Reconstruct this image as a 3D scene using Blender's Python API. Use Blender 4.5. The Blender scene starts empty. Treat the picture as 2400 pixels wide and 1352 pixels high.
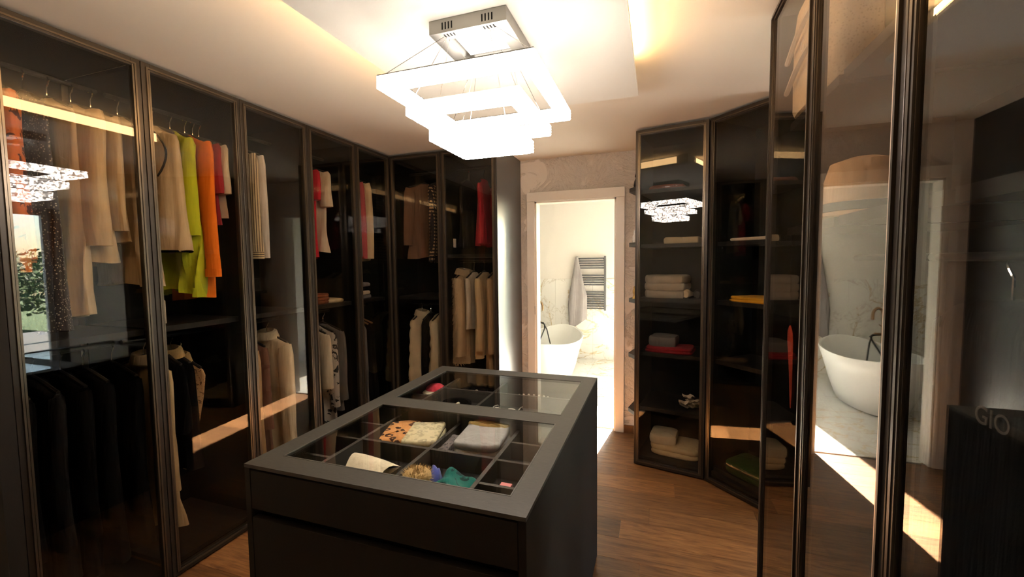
import bpy, bmesh, math, random
from mathutils import Vector, Matrix
random.seed(11)
sc = bpy.context.scene
C = sc.collection
PI = math.pi
# ---------------------------------------------------------------- camera
CH = 1.55
yaw, pitch, roll, fpx = 0.329916, 0.062679, -0.011310, 992.4
cy, sy, cp, sp = math.cos(yaw), math.sin(yaw), math.cos(pitch), math.sin(pitch)
fw = Vector((-sy * cp, cy * cp, -sp)); r0 = Vector((cy, sy, 0)); u0 = r0.cross(fw)
rt = math.cos(roll) * r0 + math.sin(roll) * u0
up = -math.sin(roll) * r0 + math.cos(roll) * u0
cam = bpy.data.cameras.new('camera'); camo = bpy.data.objects.new('camera', cam); C.objects.link(camo)
cam.sensor_width = 36; cam.lens = fpx / 2400 * 36; cam.clip_start = 0.02
camo.matrix_world = Matrix(((rt.x, up.x, -fw.x, 0), (rt.y, up.y, -fw.y, 0), (rt.z, up.z, -fw.z, CH), (0, 0, 0, 1)))
sc.camera = camo
# ---------------------------------------------------------------- world, sun, exposure
sc.view_settings.view_transform = 'Standard'; sc.view_settings.look = 'None'
sc.view_settings.gamma = 1; sc.view_settings.use_curve_mapping = False
sc.view_settings.exposure = 0.0
SKY, SUN, CHAND, CANOPY_E, LED_E = 3.4, 390.0, 30.0, 4.0, 36.0
w = bpy.data.worlds.new('world'); sc.world = w; w.use_nodes = True
nt = w.node_tree; bg = nt.nodes['Background']
sky = nt.nodes.new('ShaderNodeTexSky'); sky.sky_type = 'NISHITA'; sky.sun_disc = False
sky.sun_elevation = math.radians(26); sky.sun_rotation = math.radians(7)
nt.links.new(sky.outputs['Color'], bg.inputs['Color']); bg.inputs['Strength'].default_value = SKY
ld = bpy.data.lights.new('sun', 'SUN'); ld.energy = SUN; ld.angle = math.radians(0.5); ld.color = (1, 0.93, 0.82)
so = bpy.data.objects.new('sun', ld); C.objects.link(so)
sd = Vector((-0.13, -1, -0.49)).normalized()
so.rotation_euler = sd.to_track_quat('-Z', 'Y').to_euler(); so.location = (1, 12, 6)
def portal(name, loc, rot, sx, sy_):
    l = bpy.data.lights.new(name, 'AREA'); l.shape = 'RECTANGLE'; l.size = sx; l.size_y = sy_; l.cycles.is_portal = True
    o = bpy.data.objects.new(name, l); C.objects.link(o); o.location = loc; o.rotation_euler = rot
portal('bathroom_window_portal', (0.06, 6.79, 1.16), (PI / 2, 0, 0), 0.8, 2.3)
portal('bedroom_terrace_portal', (2.5, 4.9, 1.17), (PI / 2, 0, 0), 1.6, 2.3)
portal('bedroom_window_portal', (3.62, 2.9, 1.2), (PI / 2, 0, -PI / 2), 1.3, 2.25)

# ---------------------------------------------------------------- node helpers
def mat(name, col, rough=0.5, metal=0.0, spec=0.5, **kw):
    m = bpy.data.materials.new(name); m.use_nodes = True
    b = m.node_tree.nodes['Principled BSDF']
    b.inputs['Base Color'].default_value = (*col, 1); b.inputs['Roughness'].default_value = rough
    b.inputs['Metallic'].default_value = metal; b.inputs['Specular IOR Level'].default_value = spec
    for k, v in kw.items():
        b.inputs[k.replace('_', ' ')].default_value = v
    return m
def N(m, t, **kw):
    n = m.node_tree.nodes.new('ShaderNode' + t)
    for k, v in kw.items():
        setattr(n, k, v)
    return n
def L(m, a, b): m.node_tree.links.new(a, b)
def B(m): return m.node_tree.nodes['Principled BSDF']
def coords(m, scale=(1, 1, 1), rot=(0, 0, 0), kind='Object'):
    tc = N(m, 'TexCoord'); mp = N(m, 'Mapping'); mp.inputs['Scale'].default_value = scale; mp.inputs['Rotation'].default_value = rot
    L(m, tc.outputs[kind], mp.inputs['Vector']); return mp.outputs['Vector']
def noise(m, vec, scale, detail=4, rough=0.55, dist=0):
    n = N(m, 'TexNoise'); n.inputs['Scale'].default_value = scale; n.inputs['Detail'].default_value = detail
    n.inputs['Roughness'].default_value = rough; n.inputs['Distortion'].default_value = dist
    if vec: L(m, vec, n.inputs['Vector'])
    return n.outputs['Fac']
def ramp(m, fac, stops):
    r = N(m, 'ValToRGB'); e = r.color_ramp.elements
    while len(e) < len(stops): e.new(0.5)
    for i, (p, c) in enumerate(stops):
        e[i].position = p; e[i].color = (*c, 1)
    L(m, fac, r.inputs['Fac']); return r.outputs['Color']
def bump(m, h, strength=0.3, dist=0.01):
    b = N(m, 'Bump'); b.inputs['Strength'].default_value = strength; b.inputs['Distance'].default_value = dist
    L(m, h, b.inputs['Height']); L(m, b.outputs['Normal'], B(m).inputs['Normal'])
def math_(m, op, a, b=None, c=None):
    n = N(m, 'Math', operation=op)
    for i, v in enumerate((a, b, c)):
        if v is None: continue
        if isinstance(v, (int, float)): n.inputs[i].default_value = v
        else: L(m, v, n.inputs[i])
    return n.outputs[0]
def emis(name, col, s):
    m = bpy.data.materials.new(name); m.use_nodes = True; m.node_tree.nodes.clear()
    e = N(m, 'Emission'); e.inputs['Color'].default_value = (*col, 1); e.inputs['Strength'].default_value = s
    o = N(m, 'OutputMaterial'); L(m, e.outputs[0], o.inputs['Surface']); return m
def glass(name, tint, f0, rough=0.0):
    """flat sheet glass: tinted straight-through light plus a Schlick mirror reflection, per face"""
    m = bpy.data.materials.new(name); m.use_nodes = True; m.node_tree.nodes.clear()
    t = N(m, 'BsdfTransparent'); t.inputs['Color'].default_value = (*tint, 1)
    g = N(m, 'BsdfGlossy'); g.inputs['Roughness'].default_value = rough; g.inputs['Color'].default_value = (1, 1, 1, 1)
    geo = N(m, 'NewGeometry'); d = N(m, 'VectorMath', operation='DOT_PRODUCT')
    L(m, geo.outputs['Normal'], d.inputs[0]); L(m, geo.outputs['Incoming'], d.inputs[1])
    c = math_(m, 'ABSOLUTE', d.outputs['Value']); c = math_(m, 'SUBTRACT', 1.0, c); c = math_(m, 'POWER', c, 5.0)
    fac = math_(m, 'MULTIPLY_ADD', c, 1 - f0, f0)
    mx = N(m, 'MixShader'); L(m, fac, mx.inputs[0]); L(m, t.outputs[0], mx.inputs[1]); L(m, g.outputs[0], mx.inputs[2])
    o = N(m, 'OutputMaterial'); L(m, mx.outputs[0], o.inputs['Surface']); return m

# ---------------------------------------------------------------- materials
def plaster(name, col, relief=0.0):
    m = mat(name, col, 0.75, spec=0.25); v = coords(m)
    n1 = noise(m, v, 2.2, 8, 0.65, 1.4)
    if relief:
        r = ramp(m, n1, [(0.42, (0, 0, 0)), (0.5, (1, 1, 1)), (0.58, (0, 0, 0))])
        bump(m, r, 0.75 * relief, 0.02)
        c = ramp(m, n1, [(0.35, tuple(x * 0.88 for x in col)), (0.65, col)]); L(m, c, B(m).inputs['Base Color'])
    else:
        bump(m, noise(m, v, 160, 2), 0.06, 0.004)
    return m
M = {}
M['ceiling'] = plaster('ceiling_paint', (0.74, 0.68, 0.60))
M['panel'] = plaster('ceiling_panel_paint', (0.74, 0.71, 0.64))
M['plaster'] = plaster('relief_plaster', (0.78, 0.70, 0.62), 1.0)
M['white_wall'] = plaster('white_wall_paint', (0.78, 0.75, 0.70))
M['grey_wall'] = plaster('grey_wall_paint', (0.58, 0.57, 0.62))
M['trim'] = mat('white_trim_lacquer', (0.82, 0.77, 0.70), 0.4)
M['frame'] = mat('bronze_anodised_frame', (0.040, 0.031, 0.024), 0.36, 0.6)
M['lip'] = mat('bronze_frame_lip', (0.12, 0.094, 0.068), 0.3, 0.8)
M['lip_lit'] = mat('painted_lit_bead', (0.55, 0.46, 0.37), 0.35, 0.5)  # pale colour paints a lit, reflected frame edge onto one bead
M['black'] = mat('black_melamine', (0.0045, 0.0042, 0.004), 0.6, spec=0.12)
M['shelf'] = mat('charcoal_shelf', (0.012, 0.011, 0.0105), 0.45, spec=0.3)
M['island'] = mat('island_dark_lacquer', (0.0150, 0.0120, 0.0095), 0.6, spec=0.12)
bump(M['island'], noise(M['island'], coords(M['island']), 420, 2), 0.12, 0.002)
M['island_top'] = mat('island_top_grain', (0.072, 0.066, 0.052), 0.5, spec=0.4)
_v = coords(M['island_top'], (30, 420, 420)); _n = noise(M['island_top'], _v, 1.0, 3)
L(M['island_top'], ramp(M['island_top'], _n, [(0.3, (0.033, 0.030, 0.0235)), (0.7, (0.052, 0.047, 0.037))]), B(M['island_top']).inputs['Base Color'])
bump(M['island_top'], _n, 0.15, 0.002)
M['felt'] = mat('tray_felt', (0.028, 0.025, 0.022), 0.9, spec=0.1)
M['divider'] = mat('tray_divider', (0.062, 0.056, 0.045), 0.5)
M['chrome'] = mat('chrome', (0.7, 0.7, 0.7), 0.12, 1.0)
M['steel'] = mat('brushed_steel', (0.30, 0.285, 0.26), 0.28, 1.0)
M['hanger'] = mat('black_hanger', (0.02, 0.018, 0.017), 0.5)
M['wood_hanger'] = mat('wood_hanger', (0.30, 0.16, 0.07), 0.4)
M['glass_door'] = glass('bronze_tinted_glass', (0.84, 0.815, 0.78), 0.031)
M['glass_dark'] = glass('dark_tinted_glass', (0.80, 0.77, 0.735), 0.05)
M['glass_clear'] = glass('clear_glass', (0.97, 0.975, 0.97), 0.045)
M['end_glass'] = mat('smoked_glass_end_panel', (0.02, 0.02, 0.021), 0.30, spec=0.9)
def wood():
    m = mat('smoked_oak_plank', (0.24, 0.12, 0.05), 0.42, spec=0.4)
    oi = N(m, 'ObjectInfo'); tc = N(m, 'TexCoord'); ad = N(m, 'VectorMath', operation='ADD')
    mu = N(m, 'VectorMath', operation='SCALE'); cb = N(m, 'CombineXYZ')
    L(m, oi.outputs['Random'], cb.inputs[0]); L(m, oi.outputs['Random'], cb.inputs[1]); L(m, cb.outputs[0], mu.inputs[0]); mu.inputs['Scale'].default_value = 40
    L(m, tc.outputs['Object'], ad.inputs[0]); L(m, mu.outputs[0], ad.inputs[1])
    mp = N(m, 'Mapping'); mp.inputs['Scale'].default_value = (1.5, 14, 1); L(m, ad.outputs[0], mp.inputs['Vector'])
    a = noise(m, mp.outputs[0], 2.2, 6, 0.6, 1.6)
    mp2 = N(m, 'Mapping'); mp2.inputs['Scale'].default_value = (6, 160, 1); L(m, ad.outputs[0], mp2.inputs['Vector'])
    b = noise(m, mp2.outputs[0], 1.0, 3, 0.6)
    s = math_(m, 'MULTIPLY_ADD', b, 0.35, math_(m, 'MULTIPLY', a, 0.75))
    c = ramp(m, s, [(0.32, (0.060, 0.022, 0.007)), (0.5, (0.165, 0.070, 0.023)), (0.70, (0.28, 0.128, 0.044))])
    hs = N(m, 'HueSaturation'); L(m, c, hs.inputs['Color'])
    L(m, math_(m, 'MULTIPLY_ADD', oi.outputs['Random'], 0.8, 0.6), hs.inputs['Value'])
    L(m, hs.outputs[0], B(m).inputs['Base Color']); bump(m, s, 0.12, 0.002); return m
M['wood'] = wood()
def marble(name, scale=1.0, base=(0.84, 0.83, 0.79), rough=0.12):
    m = mat(name, base, rough); v = coords(m, (scale, scale, scale), (0.4, 0.7, 0.9))
    n1 = noise(m, v, 0.75, 9, 0.62, 2.2); n2 = noise(m, v, 1.7, 8, 0.6, 1.5)
    k1 = ramp(m, n1, [(0.478, (0, 0, 0)), (0.497, (1, 1, 1)), (0.516, (0, 0, 0))])
    k2 = ramp(m, n2, [(0.485, (0, 0, 0)), (0.5, (0.8, 0.8, 0.8)), (0.515, (0, 0, 0))])
    x = N(m, 'MixRGB'); x.inputs[1].default_value = (*base, 1); x.inputs[2].default_value = (0.52, 0.40, 0.20, 1); L(m, k1, x.inputs[0])
    y = N(m, 'MixRGB'); y.inputs[2].default_value = (0.56, 0.52, 0.44, 1); L(m, x.outputs[0], y.inputs[1]); L(m, k2, y.inputs[0])
    L(m, y.outputs[0], B(m).inputs['Base Color']); return m
M['marble'] = marble('gold_vein_marble')
M['marble_floor'] = marble('marble_floor_tile', 1.2, (0.80, 0.79, 0.75))
M['ceramic'] = mat('white_tub', (0.86, 0.86, 0.84), 0.25)
M['copper'] = mat('brushed_bronze_tap', (0.30, 0.19, 0.11), 0.3, 1.0)
M['radiator'] = mat('anthracite_radiator', (0.022, 0.024, 0.026), 0.5, 0.0)

def fab(name, col, rough=0.9, pattern=None, col2=None, scale=1.0, sheen=0.06, bs=0.25, spec=0.15):
    m = mat(name, col, rough, spec=spec); b = B(m)
    b.inputs['Sheen Weight'].default_value = sheen
    v = coords(m)
    nz = noise(m, v, 9, 4); out = ramp(m, nz, [(0.3, tuple(c * 0.84 for c in col)), (0.7, col)])
    if pattern:
        sx = N(m, 'SeparateXYZ'); L(m, v, sx.inputs[0])
        if pattern == 'vstripe' or pattern == 'hstripe':
            src = math_(m, 'ADD', sx.outputs[0], sx.outputs[1]) if pattern == 'vstripe' else sx.outputs[2]
            fac = math_(m, 'GREATER_THAN', math_(m, 'SINE', math_(m, 'MULTIPLY', src, 2 * PI * scale)), 0.35)
        elif pattern == 'check':
            a = math_(m, 'GREATER_THAN', math_(m, 'SINE', math_(m, 'MULTIPLY', math_(m, 'ADD', sx.outputs[0], sx.outputs[1]), 2 * PI * scale)), 0.0)
            c = math_(m, 'GREATER_THAN', math_(m, 'SINE', math_(m, 'MULTIPLY', sx.outputs[2], 2 * PI * scale)), 0.0)
            fac = math_(m, 'MAXIMUM', a, c)
        elif pattern == 'blot':
            fac = math_(m, 'GREATER_THAN', noise(m, v, scale, 5, 0.6, 0.8), 0.56)
        elif pattern == 'dots':
            vo = N(m, 'TexVoronoi'); vo.inputs['Scale'].default_value = scale; L(m, v, vo.inputs['Vector'])
            fac = math_(m, 'LESS_THAN', vo.outputs['Distance'], 0.28)
        elif pattern == 'leopard':
            vo = N(m, 'TexVoronoi'); vo.inputs['Scale'].default_value = scale; L(m, v, vo.inputs['Vector'])
            d = math_(m, 'MULTIPLY_ADD', noise(m, v, scale * 2, 3), 0.3, vo.outputs['Distance'])
            fac = math_(m, 'LESS_THAN', math_(m, 'ABSOLUTE', math_(m, 'SUBTRACT', d, 0.46)), 0.13)
        mx = N(m, 'MixRGB'); L(m, fac, mx.inputs[0]); L(m, out, mx.inputs[1]); mx.inputs[2].default_value = (*col2, 1); out = mx.outputs[0]
    L(m, out, b.inputs['Base Color'])
    if bs:
        h = math_(m, 'MULTIPLY_ADD', noise(m, coords(m, (16, 16, 1.6)), 1.0, 3, .5), 9.0, math_(m, 'MULTIPLY', noise(m, coords(m, (1, 1, 0.6)), 260, 3), bs))
        bump(m, h, 1.0, 0.002)
    return m

# ---------------------------------------------------------------- mesh builder
class MB:
    def __init__(s): s.v = []; s.f = []
    def box(s, x0, x1, y0, y1, z0, z1):
        b = len(s.v)
        s.v += [(x, y, z) for z in (z0, z1) for y in (y0, y1) for x in (x0, x1)]
        s.f += [tuple(b + i for i in q) for q in ((0, 2, 3, 1), (4, 5, 7, 6), (0, 1, 5, 4), (2, 6, 7, 3), (0, 4, 6, 2), (1, 3, 7, 5))]
        return s
    def prism(s, poly, z0, z1):
        b = len(s.v); n = len(poly)
        s.v += [(x, y, z0) for x, y in poly] + [(x, y, z1) for x, y in poly]
        s.f.append(tuple(b + i for i in range(n))[::-1]); s.f.append(tuple(b + n + i for i in range(n)))
        s.f += [(b + i, b + (i + 1) % n, b + n + (i + 1) % n, b + n + i) for i in range(n)]
        return s
    def loft(s, rings, cap0=True, cap1=True, closed=True):
        b = len(s.v); n = len(rings[0])
        for r in rings: s.v += [tuple(p) for p in r]
        for i in range(len(rings) - 1):
            for j in range(n if closed else n - 1):
                k = (j + 1) % n
                s.f.append((b + i * n + j, b + i * n + k, b + (i + 1) * n + k, b + (i + 1) * n + j))
        if cap0: s.f.append(tuple(b + j for j in range(n))[::-1])
        if cap1: s.f.append(tuple(b + (len(rings) - 1) * n + j for j in range(n)))
        return s
    def tube(s, pts, r, n=8, cap=True):
        pts = [Vector(p) for p in pts]; rings = []; prev = None
        for i, p in enumerate(pts):
            t = (pts[min(i + 1, len(pts) - 1)] - pts[max(i - 1, 0)]).normalized()
            a = Vector((0, 0, 1)) if abs(t.z) < 0.9 else Vector((1, 0, 0))
            if prev is not None: a = prev
            e1 = (a - t * a.dot(t)).normalized(); e2 = t.cross(e1); prev = e1
            rr = r[i] if isinstance(r, (list, tuple)) else r
            rings.append([p + (e1 * math.cos(q) + e2 * math.sin(q)) * rr for q in (2 * PI * k / n for k in range(n))])
        return s.loft(rings, cap, cap)
    def lathe(s, prof, c=(0, 0, 0), n=16):
        return s.loft([[(c[0] + r * math.cos(2 * PI * k / n), c[1] + r * math.sin(2 * PI * k / n), c[2] + z) for k in range(n)] for r, z in prof])
    def build(s, name, m, parent=None, smooth=False, bevel=0.0, loc=(0, 0, 0), rot=(0, 0, 0), sub=0):
        me = bpy.data.meshes.new(name); me.from_pydata(s.v, [], s.f)
        bm = bmesh.new(); bm.from_mesh(me); bmesh.ops.recalc_face_normals(bm, faces=bm.faces); bm.to_mesh(me); bm.free()
        if m: me.materials.append(m)
        if smooth:
            for p in me.polygons: p.use_smooth = True
            me.set_sharp_from_angle(angle=math.radians(52))
        o = bpy.data.objects.new(name, me); C.objects.link(o); o.location = loc; o.rotation_euler = rot
        if parent: o.parent = parent
        if bevel:
            bv = o.modifiers.new('bevel', 'BEVEL'); bv.width = bevel; bv.segments = 2; bv.limit_method = 'ANGLE'
        if sub:
            ss = o.modifiers.new('subsurf', 'SUBSURF'); ss.levels = sub; ss.render_levels = sub
        return o
def box(name, m, x0, x1, y0, y1, z0, z1, parent=None, bevel=0.0):
    return MB().box(x0, x1, y0, y1, z0, z1).build(name, m, parent, bevel=bevel)
def tag(o, label, cat, group=None):
    o['label'] = label; o['category'] = cat
    if group: o['group'] = group
    return o
def empty(name, loc, rz, label, cat, group=None):
    o = bpy.data.objects.new(name, None); o.empty_display_size = 0.05; C.objects.link(o)
    o.location = loc; o.rotation_euler = (0, 0, rz); return tag(o, label, cat, group)
def struct(o):
    o['kind'] = 'structure'; return o

# ---------------------------------------------------------------- room shell
XL, XR, YB, YW, ZC = -2.24, 0.415, 3.24, 3.87, 2.50
TH = 0.12
fl = struct(box('floor', mat('screed', (0.10, 0.055, 0.025), 0.8), -3.0, 3.7, -1.4, YW + 0.06, -0.2, -0.012))
rows = 0; pw = 0.176; y = -1.35
seed_x = random.Random(3)
pm = {}
while y < YW + 0.02:
    y1 = min(y + pw, YW + 0.03); x = -2.95 - seed_x.uniform(0.0, 1.5)
    while x < 3.65:
        ln = seed_x.choice((1.1, 1.45, 1.8)); a, b = max(x, -2.95), min(x + ln, 3.65)
        if b - a > 0.03:
            o = MB().box(a + .0007, b - .0007, y + .0007, y1 - .0007, -0.012, 0.0).build('plank', M['wood'], fl)
        x += ln
    y = y1
ceil = struct(box('ceiling', M['ceiling'], -3.0, 3.7, -1.4, YW + 0.05, ZC, ZC + 0.15))
struct(box('wall_left', M['white_wall'], -3.0, -2.88, -1.4, YW, 0, ZC))
struct(box('wall_front', M['white_wall'], -3.0, 3.7, -1.5, -1.38, 0, ZC))
wb = MB().box(-3.0, -1.11, YW, YW + TH, 0, ZC).box(-0.325, 1.05, YW, YW + TH, 0, ZC).box(-1.11, -0.325, YW, YW + TH, 2.13, ZC)
struct(wb.build('wall_back', M['plaster']))
struct(MB().box(1.05, 1.15, -1.38, 1.93, 0, ZC).box(1.05, 1.15, 3.19, YW, 0, ZC).build('wall_right', M['white_wall']))
# bedroom beyond the opening
struct(MB().box(3.6, 3.72, -1.4, 2.25, 0, ZC).box(3.6, 3.72, 3.56, 5.2, 0, ZC).box(3.6, 3.72, 2.25, 3.56, 2.33, ZC).build('wall_bedroom', M['grey_wall']))
struct(MB().box(1.15, 1.7, YW + 0.95, YW + 1.07, 0, ZC).box(3.3, 3.72, YW + 0.95, YW + 1.07, 0, ZC).box(1.7, 3.3, YW + 0.95, YW + 1.07, 2.33, ZC).build('wall_bedroom_back', M['white_wall']))
struct(box('wall_bedroom_side', M['white_wall'], 1.05, 1.15, YW + .12, YW + 0.95, 0, ZC))
struct(MB().box(1.15, 3.7, YW + .06, YW + 1.05, -0.2, 0).build('floor_bedroom', M['wood']))
struct(box('ceiling_bedroom', M['ceiling'], 1.1, 3.72, YW + .05, YW + 1.07, ZC, ZC + 0.15))
struct(box('trim_3', M['frame'], 3.55, 3.5995, 3.56, 3.67, 0, 2.36))
# bathroom
BY = 6.70
flb = struct(box('floor_bathroom', mat('grout', (0.5, 0.48, 0.44), 0.8), -2.75, 0.95, YW + 0.06, BY + .1, -0.2, -0.006))
for i in range(4):
    for j in range(3):
        xa, ya = -2.75 + i * 0.93, YW + 0.06 + j * 0.95
        box('tile', M['marble_floor'], xa + .001, min(xa + .93, .95) - .001, ya + .001, min(ya + .95, BY) - .001, -0.006, 0.0, flb)
struct(box('ceiling_bathroom', M['white_wall'], -2.87, 1.05, YW + TH, BY + .12, 2.5, 2.6))
wbl = struct(box('wall_bathroom_left', M['marble'], -2.87, -2.75, YW + TH, BY + .12, 0, 2.5))
struct(box('wall_bathroom_right', M['white_wall'], 0.93, 1.05, YW + TH, BY + .12, 0, 2.5))
wbb = struct(MB().box(-2.75, -0.34, BY, BY + .12, 0, 2.5).box(0.46, 0.93, BY, BY + .12, 0, 2.5).box(-0.34, 0.46, BY, BY + .12, 2.32, 2.5).build('wall_bathroom_back', M['white_wall']))
xs = [-2.749, -2.15, -1.55, -0.95, -0.345]
for a, b in zip(xs, xs[1:]):
    MB().box(a + .001, b - .001, BY - .012, BY, 0.0, 1.27).build('wall_slab', M['marble'], wbb)
# door casing
d1 = bpy.data.objects.new('door_1', None); C.objects.link(d1); d1.location = (-0.72, YW, 0); struct(d1)
def loc_box(name, m, p, x0, x1, y0, y1, z0, z1, bevel=0.0):
    ox, oy, oz = p.location
    return MB().box(x0 - ox, x1 - ox, y0 - oy, y1 - oy, z0 - oz, z1 - oz).build(name, m, p, bevel=bevel)
for a, b in ((-1.165, -1.09), (-0.345, -0.27)):
    loc_box('casing', M['trim'], d1, a, b, YW - .016, YW - .0005, 0, 2.11, .003)
loc_box('casing', M['trim'], d1, -1.165, -0.27, YW - .018, YW - .0005, 2.11, 2.195, .003)
for a, b in ((-1.109, -1.075), (-0.36, -0.326)):
    loc_box('jamb', M['trim'], d1, a, b, YW, YW + TH, 0, 2.11)
loc_box('jamb', M['trim'], d1, -1.109, -0.326, YW, YW + TH, 2.095, 2.129)
loc_box('strike_plate', M['steel'], d1, -1.093, -1.089, YW - .0185, YW - .016, 1.05, 1.13)
struct(box('baseboard_back', M['wood'], -0.269, -0.02, YW - .014, YW - .0005, 0, 0.07))
def french(name, along, x0, x1, pos, z0, z1, col, mull):
    """window frame in an opening: along 'x' or 'y'"""
    wn = bpy.data.objects.new(name, None); C.objects.link(wn); struct(wn)
    m = mat(name + '_frame', col, 0.45)
    def bb(n, mm, a, b, za, zb, d0=-.03, d1=.03):
        if along == 'x': MB().box(a, b, pos + d0, pos + d1, za, zb).build(n, mm, wn)
        else: MB().box(pos + d0, pos + d1, a, b, za, zb).build(n, mm, wn)
    bb('frame', m, x0, x0 + .05, z0, z1); bb('frame', m, x1 - .05, x1, z0, z1); bb('frame', m, x0 + .05, x1 - .05, z1 - .06, z1); bb('frame', m, x0 + .05, x1 - .05, z0, z0 + .07)
    e = [x0 + .05] + mull + [x1 - .05]
    for q in mull: bb('mullion', m, q - .035, q + .035, z0 + .07, z1 - .06, -.028, .028)
    for a, b in zip(e, e[1:]):
        bb('pane', M['glass_clear'], a + (.035 if a in mull else 0), b - (.035 if b in mull else 0), z0 + .07, z1 - .06, -.004, .004)
french('window_1', 'x', -0.34, 0.46, BY + .06, 0.0, 2.32, (0.8, 0.8, 0.78), [])
french('window_2', 'y', 2.25, 3.56, 3.66, 0.0, 2.33, (0.55, 0.55, 0.5), [2.9])

french('window_3', 'x', 1.7, 3.3, YW + 1.01, 0.0, 2.33, (0.55, 0.55, 0.5), [2.5])

# dropped ceiling panel with light cove
pn = bpy.data.objects.new('trim_1', None); C.objects.link(pn); pn.location = (-0.625, 0.9, 2.4); struct(pn)
PX0, PX1, PY0, PY1 = -1.155, -0.10, -0.55, 2.345
loc_box('drop_panel', M['panel'], pn, PX0, PX1, PY0, PY1, 2.40, 2.42)
loc_box('drop_core', M['panel'], pn, PX0 + .05, PX1 - .05, PY0 + .1, PY1 - .05, 2.42, 2.4995)
M['led'] = emis('warm_led', (1.0, 0.61, 0.27), LED_E)
loc_box('led_strip', M['led'], pn, PX0 + .044, PX0 + .0495, PY0 + .2, PY1 - .25, 2.424, 2.488)
loc_box('led_strip', M['led'], pn, PX1 - .0495, PX1 - .044, PY0 + .2, PY1 - .25, 2.424, 2.488)
loc_box('led_strip', emis('warm_led_dim', (1.0, 0.61, 0.27), LED_E * .4), pn, PX0 + .15, PX1 - .15, PY1 - .0495, PY1 - .044, 2.424, 2.488)

# ---------------------------------------------------------------- wardrobe units
def wardrobe(org, rz, wd, label, shelves=(), rails=(), depth=0.58, ht=2.49, gl='glass_door', sides=(True, True), st=0.036, lip='lip', bead=None, drawers=(), cat='wardrobe', group=None, back=True, corner=0):
    """local x along the front, y into the unit, z up; origin at the front lower corner"""
    r = empty('wardrobe', (org[0], org[1], 0), rz, label, cat, group)
    t = 0.016; g = 0.0015; y0 = 0.03
    if sides[0]: box('side_panel', M['black'], g, t, y0, depth, 0, ht, r)
    if sides[1]: box('side_panel', M['black'], wd - t, wd - g, y0, depth, 0, ht, r)
    if back: box('back_panel', M['black'], t, wd - t, depth - .012, depth, 0.0, ht, r)
    box('top_panel', M['black'], t, wd - t, y0, depth - .012, ht - .02, ht, r)
    box('bottom_panel', M['shelf'], t, wd - t, y0, depth - .012, 0.05, 0.072, r)
    box('plinth', M['black'], t, wd - t, 0.05, 0.065, 0.0, 0.05, r)
    if corner:
        a, b = (wd - t, wd + .598) if corner > 0 else (-.57, t)
        box('back_panel', M['black'], a, b, depth - .012, depth, 0, ht, r)
        if corner < 0:
            box('top_panel', M['black'], a, b, y0, depth - .012, ht - .02, ht, r); box('bottom_panel', M['shelf'], a, b, y0, depth - .012, .05, .072, r)
    for z in shelves:
        box('shelf', M['shelf'], t, wd - t, 0.07, depth - .012, z - .028, z, r)
    for z in rails:
        rl = MB().tube([(t, 0.30, z), (wd - t, 0.30, z)], 0.011, 10).build('hanging_rail', M['shelf'], r, smooth=True)
    # door: a bronze frame of stepped profiles round a tinted pane
    z0, z1 = 0.012, ht - .004
    d = MB()
    d.box(g, st, 0, .026, z0, z1).box(wd - st, wd - g, 0, .026, z0, z1).box(st, wd - st, 0, .026, z1 - st, z1).box(st, wd - st, 0, .026, z0, z0 + st)
    do = d.build('door', M['frame'], r, bevel=0.0015)
    e = MB(); s2 = st * .55
    e.box(s2, s2 + .007, -.006, -.0002, z0 + s2, z1 - s2).box(wd - s2 - .007, wd - s2, -.006, -.0002, z0 + s2, z1 - s2)
    e.box(s2 + .007, wd - s2 - .007, -.006, -.0002, z1 - s2 - .007, z1 - s2).box(s2 + .007, wd - s2 - .007, -.006, -.0002, z0 + s2, z0 + s2 + .007)
    e.build('frame_lip', M[lip], do)
    MB().box(st - .007, st - .0002, -.004, -.0002, z0 + st - .007, z1 - st + .007).build('glass_bead', M[lip], do)
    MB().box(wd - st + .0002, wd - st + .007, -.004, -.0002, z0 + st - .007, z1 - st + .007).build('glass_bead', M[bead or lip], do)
    MB().box(st - .004, wd - st + .004, .004, .008, z0 + st - .004, z1 - st + .004).build('glass_pane', M[gl], do)
    return r
W = 0.485
LY = [0.855 + W * i for i in range(5)]
lw = [('tall bronze framed wardrobe holding the orange floral blouse and camel coat', (1.25,), (2.38, 1.17)),
      ('wardrobe with the lime and bright orange tops hanging behind its tinted door', (1.25,), (2.38, 1.17)),
      ('wardrobe with the striped shirt above and long cream coat below', (1.25,), (2.38, 1.17)),
      ('wardrobe with a red tee above a shelf of folded knitwear', (1.25,), (2.38, 1.17)),
      ('corner wardrobe with the grey, pink and cream shirts hanging in it', (1.25,), (2.38, 1.17))]
for i, (lb, sh, rl) in enumerate(lw):
    wardrobe((XL, LY[i]), PI / 2, W if i < 4 else YB - LY[4] - .001, lb, sh, rl, sides=(i != 1, i not in (0, 4)), corner=0 if i < 4 else 1)
struct(box('trim_2', M['island'], -2.86, XL + .004, LY[0] - .05, LY[0] - .002, 0, ZC - .002))
wardrobe((XL + .001, YB), 0, 0.5, 'corner wardrobe facing the camera with brown sweater over white puffer vests', (1.25,), (2.38, 1.17), sides=(False, False), corner=-1)
wardrobe((XL + .503, YB), 0, 0.5, 'wardrobe with the fur coat and red garment, next to the bathroom doorway', (1.62,), (2.38, 1.56))
struct(box('wall_return', M['end_glass'], XL + 1.005, XL + 1.012, YB + .0, YW - .001, 0, ZC - .002))
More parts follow.
